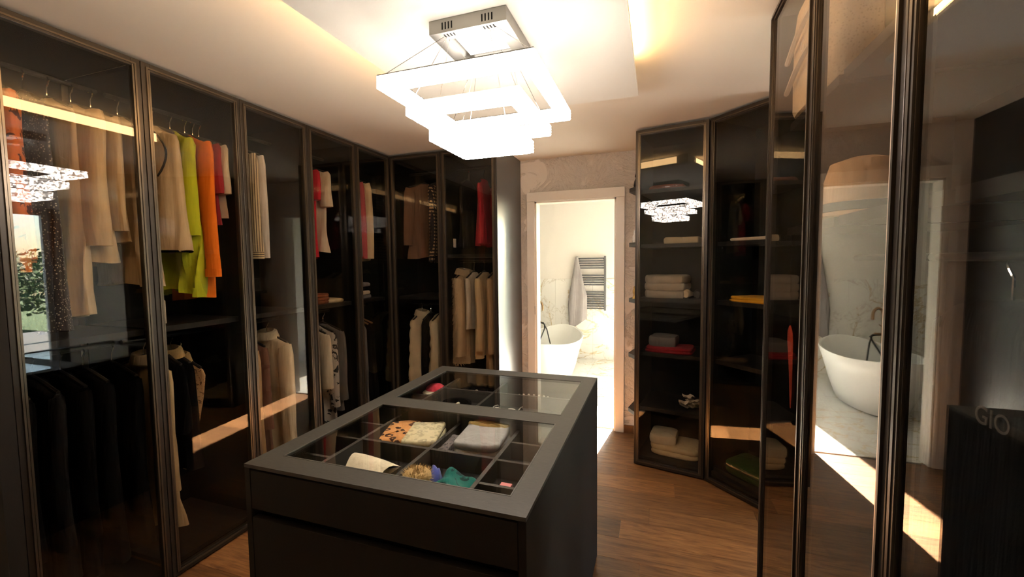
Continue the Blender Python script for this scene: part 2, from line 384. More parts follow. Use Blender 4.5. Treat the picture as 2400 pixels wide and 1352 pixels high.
# tall corner units beside the doorway
CA = wardrobe((-0.155, 3.262), math.radians(-12.2), 0.49, 'shelved wardrobe with folded knits and bedding, beside the bathroom doorway', (0.44, 0.86, 1.27, 1.67, 2.07), (), 0.50)
CB = wardrobe((0.328, 3.156), math.radians(-45), 0.49, 'angled corner wardrobe with a yellow folded garment and green bag', (0.10, 0.86, 1.27, 1.67), (), 0.46)
rlab = ['wardrobe with a beige speckled storage bag on its top shelf', 'wardrobe with tan hat on its shelf, second glass door of the reflecting run',
        'empty dark wardrobe with tinted door, third from the doorway in the reflecting run', 'wardrobe beside the camera, fourth glass door of the reflecting run', 'wardrobe beyond the frame edge, last glass door of the reflecting run']
RY = [1.955 - 0.497 * i for i in range(5)]
rsh = [(2.07, 1.67), (2.07, 1.67), (1.67,)]
for i in range(3):
    wardrobe((XR, RY[i]), -PI / 2, 0.497, rlab[i], rsh[i], (1.55,), 0.58, gl='glass_dark', ht=2.4985, st=.034, lip='frame', bead='lip_lit', sides=(i == 0, i == 2))

# open end shelves beside the doorway
es = empty('open_shelf_unit', (-0.155, 3.262, 0), math.radians(-12.2), 'narrow charcoal open shelves on the end of the wardrobe beside the bathroom door', 'shelf unit')
for z in (0.36, 0.81, 1.25, 1.69, 2.115):
    MB().prism([(-.002, .10), (-.105, .22), (-.105, .50), (-.002, .50)], z - .032, z).build('shelf', M['shelf'], es, bevel=.002)
MB().box(-.004, -.002, .10, .52, 0, 2.49).build('side_panel', M['shelf'], es)

# ---------------------------------------------------------------- island
IX0, IX1, IY0, IY1, IZ = -1.178, -0.285, 0.915, 2.172, 0.95
isl = empty('island_dresser', ((IX0 + IX1) / 2, (IY0 + IY1) / 2, 0), 0, 'dark island dresser with glass display top in the middle of the room', 'dresser')
def ib(n, m, x0, x1, y0, y1, z0, z1, bevel=0.0, p=None):
    ox, oy, _ = isl.location
    return MB().box(x0 - ox, x1 - ox, y0 - oy, y1 - oy, z0, z1).build(n, m, p or isl, bevel=bevel)
ib('side_panel', M['island'], IX0, IX0 + .02, IY0 + .001, IY1, 0, .938)
ib('side_panel', M['island'], IX1 - .02, IX1, IY0 + .001, IY1, 0, .938)
ib('back_panel', M['island'], IX0 + .02, IX1 - .02, IY1 - .02, IY1, 0, .938)
ib('tray_floor', M['felt'], IX0 + .02, IX1 - .02, IY0 + .03, IY1 - .02, .815, .83)
ib('inner_panel', M['black'], IX0 + .02, IX1 - .02, IY0 + .04, IY0 + .05, .0, .815)
for z0, z1 in ((.812, .932), (.44, .785), (.06, .425)):
    ib('drawer', M['island'], IX0 + .022, IX1 - .022, IY0 + .002, IY0 + .024, z0, z1, .0015)
ib('plinth', M['black'], IX0 + .02, IX1 - .02, IY0 + .03, IY0 + .038, 0, .06)
GX0, GX1 = -1.105, -0.348; GA, GB = (0.99, 1.50), (1.592, 2.08)
ox, oy, _ = isl.location
tp = MB()
tp.box(IX0 - ox, GX0 - ox, IY0 - oy, IY1 - oy, .939, IZ).box(GX1 - ox, IX1 - ox, IY0 - oy, IY1 - oy, .939, IZ)
for a, b in ((IY0, GA[0]), (GA[1], GB[0]), (GB[1], IY1)): tp.box(GX0 - ox, GX1 - ox, a - oy, b - oy, .939, IZ)
tp.build('top_frame', M['island_top'], isl)
for a, b in (GA, GB):
    ib('glass_pane', M['glass_clear'], GX0 + .001, GX1 - .001, a + .001, b - .001, .943, .949)
    e = MB(); q = .004
    e.box(GX0 - ox, GX1 - ox, a - oy, a + q - oy, .9492, .951).box(GX0 - ox, GX1 - ox, b - q - oy, b - oy, .9492, .951)
    e.box(GX0 - ox, GX0 + q - ox, a + q - oy, b - q - oy, .9492, .951).box(GX1 - q - ox, GX1 - ox, a + q - oy, b - q - oy, .9492, .951)
    e.build('glass_bead', M['divider'], isl)
ib('drawer_wall', M['divider'], IX0 + .02, IX1 - .02, 1.535, 1.555, .83, .925)
DZ = .893
for x in (-1.045, -0.758, -0.505):
    ib('divider', M['divider'], x - .007, x + .007, IY0 + .03, 1.535, .83, DZ)
ib('divider', M['divider'], -1.038, -.512, 1.283, 1.297, .83, DZ - .001)
for y in (1.13, 1.285, 1.43):
    ib('divider', M['divider'], IX0 + .02, -1.052, y - .006, y + .006, .83, DZ - .002)
    ib('divider', M['divider'], -.498, IX1 - .02, y - .006, y + .006, .83, DZ - .002)
for x in (-1.06, -0.775): ib('divider', M['divider'], x - .007, x + .007, 1.555, IY1 - .02, .83, DZ)
ib('divider', M['divider'], -1.053, IX1 - .02, 1.955, 1.968, .83, DZ - .001)
ib('divider', M['divider'], IX0 + .02, -1.067, 1.82, 1.832, .83, DZ - .001)

# ---------------------------------------------------------------- chandelier
CX, CY = -0.625, 1.52
ch = empty('chandelier', (CX, CY, 2.0), 0, 'lit crystal chandelier of three stacked square rings under the ceiling panel', 'chandelier')
def crystal():
    m = bpy.data.materials.new('crystal_glow'); m.use_nodes = True; m.node_tree.nodes.clear()
    v = coords(m); vo = N(m, 'TexVoronoi'); vo.inputs['Scale'].default_value = 85; L(m, v, vo.inputs['Vector'])
    sx = N(m, 'SeparateColor'); L(m, vo.outputs['Color'], sx.inputs[0])
    e = N(m, 'Emission'); e.inputs['Color'].default_value = (1, 0.90, 0.80, 1)
    L(m, math_(m, 'MULTIPLY_ADD', math_(m, 'POWER', sx.outputs[0], 2.5), CHAND * 3.0, CHAND * 0.14), e.inputs['Strength'])
    o = N(m, 'OutputMaterial'); L(m, e.outputs[0], o.inputs['Surface']); return m
M['crystal'] = crystal()
def ring(h, s, z):
    R = []
    for zz, k in ((0, h), (s, h), (s, h - s), (0, h - s)):
        R.append([(k, k, zz), (-k, k, zz), (-k, -k, zz), (k, -k, zz)])
    b = MB(); n = 4; base = 0
    for r_ in R: b.v += r_
    for i in range(4):
        j = (i + 1) % 4
        for q in range(4):
            w_ = (q + 1) % 4; b.f.append((i * 4 + q, i * 4 + w_, j * 4 + w_, j * 4 + q))
    o = b.build('ring', M['crystal'], ch, loc=(0, 0, z), bevel=.006)
    cv = MB()
    cv.box(-h, h, h - s, h, s + .0005, s + .004).box(-h, h, -h, -h + s, s + .0005, s + .004).box(-h, -h + s, -h + s, h - s, s + .0005, s + .004).box(h - s, h, -h + s, h - s, s + .0005, s + .004)
    cv.build('ring_cover', M['steel'], o)
    # rows of cut crystals on the outer faces
    c = MB(); st = .0125; kk = 4
    for side in range(4):
        for a in range(int(2 * h / st)):
            for q in range(kk):
                u = -h + st * (a + .5); zz = s / kk * (q + .5); d = h + .005
                def P(uu, dd, z_):
                    return [(uu, dd, z_), (-dd, uu, z_), (-uu, -dd, z_), (dd, -uu, z_)][side]
                i0 = len(c.v); hh = s / kk * .5
                c.v += [P(u - st / 2, h + .0003, zz - hh), P(u + st / 2, h + .0003, zz - hh), P(u + st / 2, h + .0003, zz + hh), P(u - st / 2, h + .0003, zz + hh), P(u, d, zz)]
                c.f += [(i0, i0 + 1, i0 + 4), (i0 + 1, i0 + 2, i0 + 4), (i0 + 2, i0 + 3, i0 + 4), (i0 + 3, i0, i0 + 4)]
    co = c.build('crystals', M['crystal'], o); co['kind'] = 'stuff'
    return o
ring(.275, .042, 2.138 - 2.0); ring(.208, .042, 2.062 - 2.0); ring(.150, .048, 1.985 - 2.0)
cn = MB(); k, t = .145, .05
for a in (((-k, k), (-k, -k + t)), ((-k, k), (k - t, k)), ((-k, -k + t), (-k + t, k - t)), ((k - t, k), (-k + t, k - t))):
    cn.box(a[0][0], a[0][1], a[1][0], a[1][1], 2.352 - 2, 2.399 - 2)
cno = cn.build('canopy', M['steel'], ch, bevel=.001)
box('canopy_plate', M['steel'], -k + t, k - t, -k + t, k - t, .39, .399, ch)
box('driver_lamp', emis('canopy_light', (1, .93, .84), CANOPY_E), -k + t + .012, k - t - .012, -k + t + .03, k - t - .02, .372, .39, ch)
for sx_ in (-1, 1):
    for j in range(4):
        box('vent_slot', M['black'], sx_ * .075 - .02 + j * .012, sx_ * .075 - .015 + j * .012, -k - .0006, -k + .001, .362, .386, cno)
        box('vent_slot', M['black'], sx_ * .075 - .02 + j * .012, sx_ * .075 - .015 + j * .012, -k + .012, -k + .03, .3514, .3524, cno)
for sx_ in (-1, 1):
    for j in range(3):
        MB().lathe([(.0, 0), (.007, 0), (.009, .006), (.005, .012), (0, .013)], (sx_ * (.05 + j * .02), k - .025, .338), 10).build('cable_grip', M['chrome'], ch, smooth=True)
for h_, zt in ((.262, .184), (.195, .108), (.135, .037)):
    for sx_ in (-1, 1):
        for sy_ in (-1, 1):
            MB().tube([(sx_ * (.05 + h_ * .18), sy_ * (k - .025), .352), (sx_ * h_, sy_ * h_, zt)], .0009, 5).build('cable', M['chrome'], ch)

# ---------------------------------------------------------------- garments
def garment(kind, label, cat, loc, rz, m, hw=.205, th=.03, ln=.7, flare=.12, sleeve=.0, sr=.055, folds=7, amp=.017, seed=0, collar=None, cuff=None,
            puff=0, hanger='hanger', neck=.055, splay=.03, hood=False, trim=None, lump=0, group=None, one=None, fork=0.0):
    """a garment on its hanger: local x across the shoulders, y through the cloth, z down from the rail"""
    rg = random.Random(seed * 7 + 3)
    r = empty(kind, loc, rz, label, cat, group); n = 32
    top = -.075; ph = rg.uniform(0, 6); ph2 = rg.uniform(0, 6)
    bw = .86 if sleeve else 1.0
    rows = [(0, neck, th * .8), (-.012, neck + .02, th), (-.03, hw * .55, th * .95), (-.055, hw * .92, th * .85), (-.085, hw, th * .9)]
    k = 16
    for i in range(1, k + 1):
        t = i / k; z = -.085 - (ln - .085) * t
        rows.append((z, hw * (bw + (1 - bw) * max(0, 1 - 5 * t)) * (1 - .05 * math.sin(PI * t)) * (1 + flare * t), th * (1 + .5 * t)))
    rows.append((rows[-1][0] + .03, rows[-1][1] * .93, rows[-1][2] * .8))
    rings = []
    for ri, (z, a, b) in enumerate(rows):
        t = max(0, -z / ln); R = []
        pf = 1.0
        if puff: pf = 1 + .22 * abs(math.sin(PI * (-z) / puff))
        for j in range(n):
            q = 2 * PI * j / n; cx_, s_ = math.cos(q), math.sin(q)
            x = a * math.copysign(abs(cx_) ** .75, cx_)
            f = amp * t * math.sin(folds * x / hw * 1.6 + ph + 2.2 * math.sin(z * 4 + ph2)) + lump * rg.uniform(-1, 1)
            yv = b * s_ * pf + f
            zz = z + (amp * .8 * math.sin(3 * x / hw + ph) if ri > 10 else 0) + (fork * abs(x) / hw if ri > 14 else 0)
            R.append((x * (1 + (pf - 1) * .4), yv, top + zz))
        rings.append(R)
    bd = MB().loft(rings, True, False).build('body', m, r, smooth=True)
    if sleeve:
        for s_ in ((-1, 1) if one is None else (one,)):
            rings = []; kk = 11
            for i in range(kk + 1):
                t = i / kk; R = []
                x = s_ * (hw - .03 + splay * t + .014 * math.sin(3 * t)); z = top - .07 - sleeve * t; yo = -.6 * th - .02 * math.sin(PI * t * .8)
                rr = sr * (1 - .22 * t) * (.75 if i == 0 else 1)
                if puff: rr *= 1 + .18 * abs(math.sin(PI * sleeve * t / puff))
                for j in range(14):
                    q = 2 * PI * j / 14
                    w1 = 1 + .12 * math.sin(3 * q + 6 * t + ph) * t + (lump * 8 * rg.uniform(-1, 1))
                    R.append((x + rr * w1 * math.cos(q) * .95, yo + min(rr, .8 * th + .012) * math.sin(q) * w1 * .8, z + .02 * s_ * math.cos(q) * (1 - t)))
                rings.append(R)
            sl = MB().loft(rings, True, True).build('sleeve', m, r, smooth=True)
            if cuff:
                x = s_ * (hw - .028 + splay); z = top - .07 - sleeve; R = []
                for dz in (.0, -.022, -.045):
                    R.append([(x + sr * .86 * math.cos(2 * PI * j / 14), -.6 * th - .012 + min(sr, .8 * th + .012) * .9 * math.sin(2 * PI * j / 14), z + dz) for j in range(14)])
                MB().loft(R).build('cuff', cuff, sl, smooth=True)
    if collar:
        R = []
        for dz, k1 in ((-.03, 1.25), (.0, 1.12), (.03, .95), (.024, 1.3), (-.02, 1.6)):
            R.append([(neck * k1 * 1.15 * math.cos(2 * PI * j / 18), th * .9 * k1 * math.sin(2 * PI * j / 18) - .004, top + dz + .012 * math.sin(2 * PI * j / 18)) for j in range(18)])
        MB().loft(R, False, False).build('collar', collar, r, smooth=True)
    if trim:
        z = rows[-2][0]; a, b = rows[-2][1], rows[-2][2]
        MB().tube([(a * math.cos(q) * 1.01, b * math.sin(q) * 1.2 - .002, top + z + .003) for q in (2 * PI * j / 24 for j in range(25))], .006, 6, False).build('hem_trim', trim, r, smooth=True)
        for s_ in (-1, 1):
            MB().tube([(s_ * (hw * (.55 + .45 * math.sin(PI * t)) - .03 * (1 - t)), -th * 1.02 - .003, top - .03 - .24 * t) for t in [i / 9 for i in range(10)]], .005, 6).build('armhole_trim', trim, r, smooth=True)
    h = MB().tube([(0, 0, top + .012), (0, 0, -.022), (.012, 0, -.006), (.02, 0, .008), (.012, 0, .02), (-.0, 0, .024), (-.012, 0, .016)], .0032, 6)
    hg = h.build('hanger', M['chrome'], r, smooth=True)
    MB().tube([(-hw * .85, 0, top - .045), (-hw * .4, 0, top - .012), (0, 0, top + .012), (hw * .4, 0, top - .012), (hw * .85, 0, top - .045)], .008, 6).build('hanger_bar', M[hanger], hg, smooth=True)
    return r
F = {}
def c(name, *a, **k):
    F[name] = fab(name, *a, **k); return F[name]
c('camel_wool', (0.66, 0.50, 0.29)); c('tan_wool', (0.52, 0.34, 0.18)); c('cream_cloth', (0.76, 0.63, 0.42)); c('beige_linen', (0.64, 0.51, 0.34))
c('lime_cloth', (0.52, 0.60, 0.03)); c('orange_cloth', (0.90, 0.22, 0.02)); c('dark_red', (0.36, 0.035, 0.05)); c('off_white', (0.68, 0.60, 0.48))
c('white_cotton', (0.66, 0.64, 0.62)); c('crimson', (0.52, 0.03, 0.05)); c('grey_cloth', (0.22, 0.21, 0.21)); c('rose', (0.55, 0.12, 0.14))
c('brown_knit', (0.24, 0.14, 0.09), bs=.5); c('black_cloth', (0.004, 0.004, 0.005), sheen=0, spec=.08); c('charcoal', (0.010, 0.010, 0.012), sheen=0, spec=.1); c('puffer_cream', (0.78, 0.66, 0.46), rough=.55)
c('floral_orange', (0.80, 0.22, 0.06), pattern='blot', col2=(0.09, 0.02, 0.015), scale=16)
c('stripe', (0.66, 0.56, 0.38), pattern='vstripe', col2=(0.12, 0.09, 0.07), scale=55)
c('stripe_cuff', (0.70, 0.58, 0.36), pattern='hstripe', col2=(0.12, 0.09, 0.07), scale=75)
c('check', (0.50, 0.34, 0.20), pattern='check', col2=(0.035, 0.028, 0.03), scale=34)
c('sequin_black', (0.045, 0.042, 0.05), rough=.35, pattern='dots', col2=(0.45, 0.42, 0.38), scale=95)
c('fur_tan', (0.60, 0.45, 0.28), bs=1.0); c('fur_blond', (0.62, 0.42, 0.18), bs=1.0)
c('denim_grey', (0.16, 0.15, 0.14)); c('jacket_beige', (0.72, 0.62, 0.46)); c('lace_gold', (0.70, 0.44, 0.22), pattern='blot', col2=(0.22, 0.12, 0.06), scale=60)
c('dress_brown', (0.20, 0.10, 0.07)); c('mono_print', (0.55, 0.50, 0.44), pattern='blot', col2=(0.03, 0.03, 0.03), scale=18)
def LG(kind, label, cat, y, mt, z=2.38, rz=0.0, **k):
    return garment(kind, label, cat, (XL - .30, y, z - .011 - .013), rz, F[mt], **k)
def BG(kind, label, cat, x, mt, z=2.38, rz=PI / 2, **k):
    return garment(kind, label, cat, (x, YB + .30, z - .011 - .013), rz, F[mt], **k)
# side run, upper rail
LG('blouse', 'orange floral blouse with dark blotches, first on the upper rail', 'blouse', .975, 'floral_orange', hw=.19, ln=.70, sleeve=.68, sr=.06, seed=1, th=.035)
LG('sequin_dress', 'black beaded dress glinting with rows of dots, between floral blouse and cream dress', 'dress', 1.07, 'sequin_black', hw=.165, ln=1.0, seed=2, th=.025)
LG('dress', 'long cream dress hanging down beside the camel coat', 'dress', 1.148, 'cream_cloth', hw=.19, ln=.95, seed=3, th=.022, amp=.016, folds=10)
LG('coat', 'camel wool coat with broad sleeve on the upper rail', 'coat', 1.228, 'camel_wool', hw=.21, ln=.72, sleeve=.57, sr=.095, seed=4, th=.044, splay=.015)
LG('jacket', 'brown beige jacket squeezed behind the camel coat', 'jacket', 1.30, 'beige_linen', hw=.2, ln=.62, sleeve=.5, sr=.06, seed=5, th=.02)
LG('tunic', 'long pale beige tunic hanging right behind the first door post', 'tunic', 1.405, 'beige_linen', hw=.19, ln=.82, seed=6, th=.026, flare=.25)
LG('vest', 'beige sleeveless vest with black piped armholes', 'vest', 1.555, 'beige_linen', hw=.19, ln=.66, seed=7, th=.045, trim=F['black_cloth'], flare=.18, amp=.014)
LG('top', 'lime green silky top with flared hem', 'top', 1.645, 'lime_cloth', hw=.185, ln=.88, seed=8, th=.03, flare=.28, amp=.03, folds=9, sleeve=.5, sr=.045)
LG('shirt', 'bright orange shirt with long sleeve and cuff', 'shirt', 1.722, 'orange_cloth', hw=.2, ln=.92, seed=9, th=.025, sleeve=.68, sr=.062, cuff=F['orange_cloth'], flare=-.1)
LG('tee', 'dark red short sleeved tee behind the orange shirt', 't-shirt', 1.765, 'dark_red', hw=.2, ln=.5, seed=10, th=.014, sleeve=.26, sr=.06, amp=.003)
LG('tee', 'cream short sleeved tee behind the dark red tee', 't-shirt', 1.80, 'off_white', hw=.21, ln=.46, seed=11, th=.014, sleeve=.26, sr=.06, amp=.003)
LG('shirt', 'cream and black striped shirt with banded cuff', 'shirt', 2.0, 'stripe', hw=.2, ln=.68, seed=12, th=.028, sleeve=.58, sr=.062, cuff=F['stripe_cuff'], collar=F['stripe'])
LG('shirt', 'plain white shirt behind the striped shirt', 'shirt', 2.05, 'white_cotton', hw=.205, ln=.68, seed=13, th=.02, sleeve=.62, sr=.055)
LG('tee', 'crimson tee hanging above the folded knitwear', 't-shirt', 2.50, 'crimson', hw=.2, ln=.68, seed=14, th=.03, sleeve=.2, sr=.065)
LG('tee', 'cream tee with short ruffled sleeve behind the crimson tee', 't-shirt', 2.585, 'off_white', hw=.215, ln=.64, seed=15, th=.03, sleeve=.24, sr=.07)
LG('shirt', 'grey shirt first in the corner wardrobe', 'shirt', 2.94, 'grey_cloth', hw=.2, ln=.7, seed=16, th=.025, sleeve=.6, sr=.055)
LG('cardigan', 'rose pink cardigan between the grey and cream shirts', 'cardigan', 3.00, 'rose', hw=.2, ln=.68, seed=17, th=.02, sleeve=.62, sr=.055)
LG('shirt', 'cream shirt hanging behind the rose cardigan', 'shirt', 3.065, 'cream_cloth', hw=.215, ln=.7, seed=18, th=.028, sleeve=.62, sr=.065)
# side run, lower rail
for i, (yy, nm, lb) in enumerate(((.94, 'black_cloth', 'black coat first on the lower rail'), (1.03, 'charcoal', 'charcoal coat with soft sheen, second on the lower rail'), (1.12, 'black_cloth', 'black coat with small white logo tag on the lower rail'), (1.20, 'black_cloth', 'long black coat against the black coat with white tag'), (1.31, 'black_cloth', 'black overcoat just before the long beige coat on the lower rail'))):
    g_ = LG('coat', lb, 'coat', yy, nm, z=1.17, hw=.21, ln=.9, seed=20 + i, th=.032, sleeve=.62, sr=.07)
    if i == 2: box('logo_tag', mat('logo_tag', (.7, .7, .68), .6), .235, .2365, -.03, -.015, -.32, -.295, g_)
LG('coat', 'long beige coat, fifth on the lower rail', 'coat', 1.45, 'camel_wool', z=1.17, hw=.2, ln=.88, seed=25, th=.026, sleeve=.6, sr=.06, flare=.35, collar=F['camel_wool'])
LG('blouse', 'black sequined evening blouse on the lower rail', 'blouse', 1.53, 'black_cloth', z=1.17, hw=.18, ln=.42, seed=26, th=.03)
LG('dress', 'dark dress with fur collar and gold lace sleeve on the lower rail', 'dress', 1.58, 'black_cloth', z=1.17, hw=.17, ln=.62, seed=27, th=.03, collar=F['fur_blond'])
g_ = None
LG('sheath', 'gold lace sheath narrowing to its hem on the lower rail', 'dress', 1.625, 'lace_gold', z=1.13, hw=.19, ln=.62, seed=28, th=.022, flare=-.55, collar=F['fur_blond'])
LG('coat', 'tan wool coat on the lower rail beneath the striped shirt', 'coat', 1.955, 'tan_wool', z=1.17, hw=.2, ln=.82, seed=29, th=.035, sleeve=.7, sr=.06)
LG('coat', 'dark brown coat between the tan and cream coats', 'coat', 2.03, 'dress_brown', z=1.17, hw=.19, ln=.75, seed=30, th=.022, sleeve=.5, sr=.05)
LG('coat', 'long cream coat on the lower rail with folded collar', 'coat', 2.19, 'cream_cloth', z=1.17, hw=.21, ln=.86, seed=31, th=.04, sleeve=.72, sr=.068, collar=F['cream_cloth'])
LG('jacket', 'black jacket with cream panels on the lower rail below the knitwear', 'jacket', 2.45, 'black_cloth', z=1.17, hw=.2, ln=.78, seed=32, th=.03)
LG('jacket', 'short pale beige jacket on the lower rail below the knitwear', 'jacket', 2.545, 'jacket_beige', z=1.17, hw=.205, ln=.42, seed=33, th=.035, sleeve=.38, sr=.065)
LG('skirt_suit', 'black and white print suit hanging behind the short pale jacket', 'suit', 2.625, 'mono_print', z=1.17, hw=.2, ln=.8, seed=34, th=.025, sleeve=.55, sr=.05)
LG('jacket', 'grey denim jacket behind the black and white suit', 'jacket', 2.71, 'denim_grey', z=1.17, hw=.2, ln=.7, seed=35, th=.028, sleeve=.52, sr=.06)
for i, yy in enumerate((2.87, 2.93, 2.99, 3.05, 3.11)):
    LG('garment', ['charcoal trousers suit on a wooden hanger, first in the corner lower rail', 'dark cloak on a wooden hanger, second in the corner lower rail', 'grey tunic, third in the corner lower rail', 'black dress, fourth in the corner lower rail', 'black coat, fifth in the corner lower rail'][i], 'clothes', yy, ['charcoal', 'black_cloth', 'grey_cloth', 'black_cloth', 'black_cloth'][i], z=1.17, hw=.2, ln=.78, seed=40 + i, th=.018, hanger='wood_hanger')
# back run, upper and lower rails
BG('sweater', 'brown knitted sweater hung facing into the room above the puffer vests', 'sweater', -2.06, 'brown_knit', rz=math.radians(62), hw=.2, ln=.68, seed=50, th=.03, sleeve=.5, sr=.06)
BG('shirt', 'black and beige checked shirt beside the brown sweater', 'shirt', -1.90, 'check', hw=.215, ln=.72, seed=51, th=.03, sleeve=.6, sr=.07)
BG('top', 'dark top with a pale label hanging above the fur coat', 'top', -1.62, 'charcoal', hw=.18, ln=.6, seed=52, th=.02)
BG('blouse', 'crimson blouse hanging above the wool coats', 'blouse', -1.465, 'crimson', hw=.15, ln=.58, seed=53, th=.025, sleeve=.5, sr=.05, flare=.2)
BG('vest', 'cream puffer vest with high collar on the lower rail', 'vest', -2.125, 'puffer_cream', z=1.17, hw=.19, ln=.62, seed=54, th=.05, puff=.12, collar=F['puffer_cream'])
BG('coat', 'black coat between the two cream puffer garments', 'coat', -2.03, 'black_cloth', z=1.17, hw=.17, ln=.7, seed=55, th=.02)
BG('jacket', 'cream quilted puffer jacket on the lower rail', 'jacket', -1.92, 'puffer_cream', z=1.17, hw=.2, ln=.56, seed=56, th=.05, puff=.11, sleeve=.46, sr=.07)
fc = BG('fur_coat', 'tan fur coat with hood on the rail beside the doorway wall', 'coat', -1.675, 'fur_tan', z=1.56, hw=.2, ln=.82, seed=57, th=.055, sleeve=.66, sr=.075, lump=.004, collar=F['fur_tan'], neck=.075)
rg = random.Random(5); tf = MB()
for i in range(2600):
    t = rg.random(); z = -.12 - .76 * t; q = rg.uniform(0, 2 * PI)
    x = .205 * math.cos(q); yv = .06 * math.sin(q)
    if rg.random() < .45: x = -.165 + .075 * math.cos(q) - .01; yv = -.03 + .04 * math.sin(q)
    d = Vector((math.cos(q), math.sin(q) * .8, -.9)).normalized() * .024
    p = Vector((x, yv, z)); s_ = Vector((-math.sin(q), math.cos(q), 0)) * .0035
    i0 = len(tf.v); tf.v += [tuple(p - s_), tuple(p + s_), tuple(p + d)]; tf.f.append((i0, i0 + 1, i0 + 2))
o = tf.build('fur', F['fur_tan'], fc); o['kind'] = 'stuff'
BG('blouse', 'ivory blouse peeking from behind the tan fur coat', 'blouse', -1.575, 'off_white', z=1.56, hw=.19, ln=.5, seed=58, th=.018, sleeve=.42, sr=.05)
BG('coat', 'beige wool coat next to the fur coat', 'coat', -1.475, 'camel_wool', z=1.56, hw=.205, ln=.74, seed=59, th=.035, sleeve=.6, sr=.075)
BG('coat', 'tan long coat, last on the rail by the doorway wall', 'coat', -1.365, 'tan_wool', z=1.56, hw=.205, ln=.92, seed=60, th=.035, sleeve=.62, sr=.07)
# paper tags
tag(MB().box(-.004, .004, -.018, .018, -.075, 0).build('paper_tag', mat('tag_paper', (.75, .7, .62), .7), loc=(-1.66, YB + .09, 1.755)), 'white paper price tag dangling above the fur coat', 'tag')

# ---------------------------------------------------------------- folded things
def folded(kind, label, cat, loc, rz, m, wd=.3, dp=.24, layers=2, lh=.028, seed=0, group=None, r=.012, m2=None):
    """folded cloth: each layer a soft slab with a rounded fold; layers are parts when they differ"""
    g_ = random.Random(seed + 99); rr = empty(kind, loc, rz, label, cat, group); z = 0
    for i in range(layers):
        a, b = wd / 2 * g_.uniform(.93, 1), dp / 2 * g_.uniform(.93, 1); R = []
        ph = g_.uniform(0, 6)
        prof = [(0, .96), (lh * .15, 1.0), (lh * .5, 1.02), (lh * .85, 1.0), (lh * 1.0, .95), (lh * 1.03, .6), (lh * 1.04, .2)]
        for zz, k in prof:
            R.append([(a * k * math.copysign(abs(math.cos(q)) ** .35, math.cos(q)) + .003 * math.sin(5 * q + ph), b * k * math.copysign(abs(math.sin(q)) ** .35, math.sin(q)) + .003 * math.sin(4 * q + ph),
                       z + zz + .0025 * math.sin(3 * q + ph + zz * 60) * (zz / lh)) for q in (2 * PI * j / 36 for j in range(36))])
        MB().loft(R).build('fold', m if not (m2 and i == layers - 1) else m2, rr, smooth=True)
        z += lh * 1.0
    return rr
def cabp(u, r, z, org, ang):
    a = math.radians(ang); return (org[0] + u * math.cos(a) - r * math.sin(a), org[1] + u * math.sin(a) + r * math.cos(a), z)
A = lambda u, r, z: cabp(u, r, z, (-0.155, 3.262), -12.2)
D = lambda u, r, z: cabp(u, r, z, (0.328, 3.156), -45)
a12, a45 = math.radians(-12.2), math.radians(-45)
c('knit_beige', (0.74, 0.58, 0.34), bs=.9); c('knit_cream', (0.74, 0.63, 0.44), bs=.8); c('duvet', (0.46, 0.40, 0.32)); c('brown_scarf', (0.22, 0.07, 0.03)); c('red_shirt', (0.30, 0.02, 0.03))
c('yellow_cloth', (0.80, 0.42, 0.03)); c('green_cloth', (0.05, 0.12, 0.025)); c('grey_rib', (0.20, 0.19, 0.18), bs=.6)
folded('sweater', 'chunky beige sweater folded on the wardrobe floor, larger of the two', 'sweater', A(.27, .22, .0725), a12, F['knit_beige'], .36, .26, 2, .04, 1)
folded('sweater', 'lumpy beige sweater lying on top of the larger folded one', 'sweater', A(.18, .21, .1545), a12 + .1, F['knit_cream'], .2, .22, 1, .065, 2)
# ruffled white rosette
ro = empty('fabric_rosette', A(.37, .20, .4405), a12, 'crumpled white ruffled fabric flower on the shelf above folded sweaters', 'ornament')
rg = random.Random(4)
for i in range(16):
    q = rg.uniform(0, 2 * PI); rad = .06 * math.sqrt(rg.random()); zz = rg.uniform(.012, .10) * (1 - rad / .09)
    R = []
    for k in range(5):
        t = k / 4; R.append([(rad * math.cos(q) + .042 * t * math.cos(a_) * (1 + .25 * math.sin(3 * a_)), rad * math.sin(q) + .042 * t * math.sin(a_), zz + .012 * t * t + .008 * math.sin(4 * a_ + q) * t) for a_ in (2 * PI * j / 14 for j in range(14))])
    MB().loft(R, True, False).build('petal', F['off_white'], ro, smooth=True)
folded('shirt', 'dark red shirt folded flat on a middle shelf', 'shirt', A(.22, .20, .8605), a12, F['red_shirt'], .34, .24, 2, .02, 5)
folded('sweater', 'dark grey sweater in a heap on the red folded shirt', 'sweater', A(.17, .22, .9015), a12, F['grey_rib'], .2, .2, 1, .07, 6)
folded('duvet', 'pale quilted bedding folded in thick layers on a shelf', 'bedding', A(.19, .24, 1.2705), a12, F['duvet'], .3, .3, 3, .055, 7)
def shoe(label, loc, rz, m):
    r = empty('shoe', loc, rz, label, 'shoe')
    R = []
    for t, w_, h_ in ((0, .018, .05), (.06, .03, .055), (.15, .027, .062), (.3, .03, .055), (.55, .036, .042), (.8, .04, .034), (.95, .028, .026), (1, .012, .015)):
        R.append([(w_ * math.cos(q), .22 * t, .006 + max(0, h_ * (.5 + .5 * math.sin(q)))) for q in (2 * PI * j / 14 for j in range(14))])
    MB().loft(R).build('upper', m, r, smooth=True)
    MB().prism([(-.02, 0), (.02, 0), (.033, .1), (.042, .17), (.02, .222), (-.02, .222), (-.042, .17), (-.03, .1)], 0, .007).build('sole', M['black'], r)
    return r
shoe('beige flat shoe beside the folded bedding', A(.34, .11, 1.2705), a12, F['beige_linen']); shoe('black shoe next to the beige flat shoe', A(.415, .11, 1.2705), a12, M['hanger'])
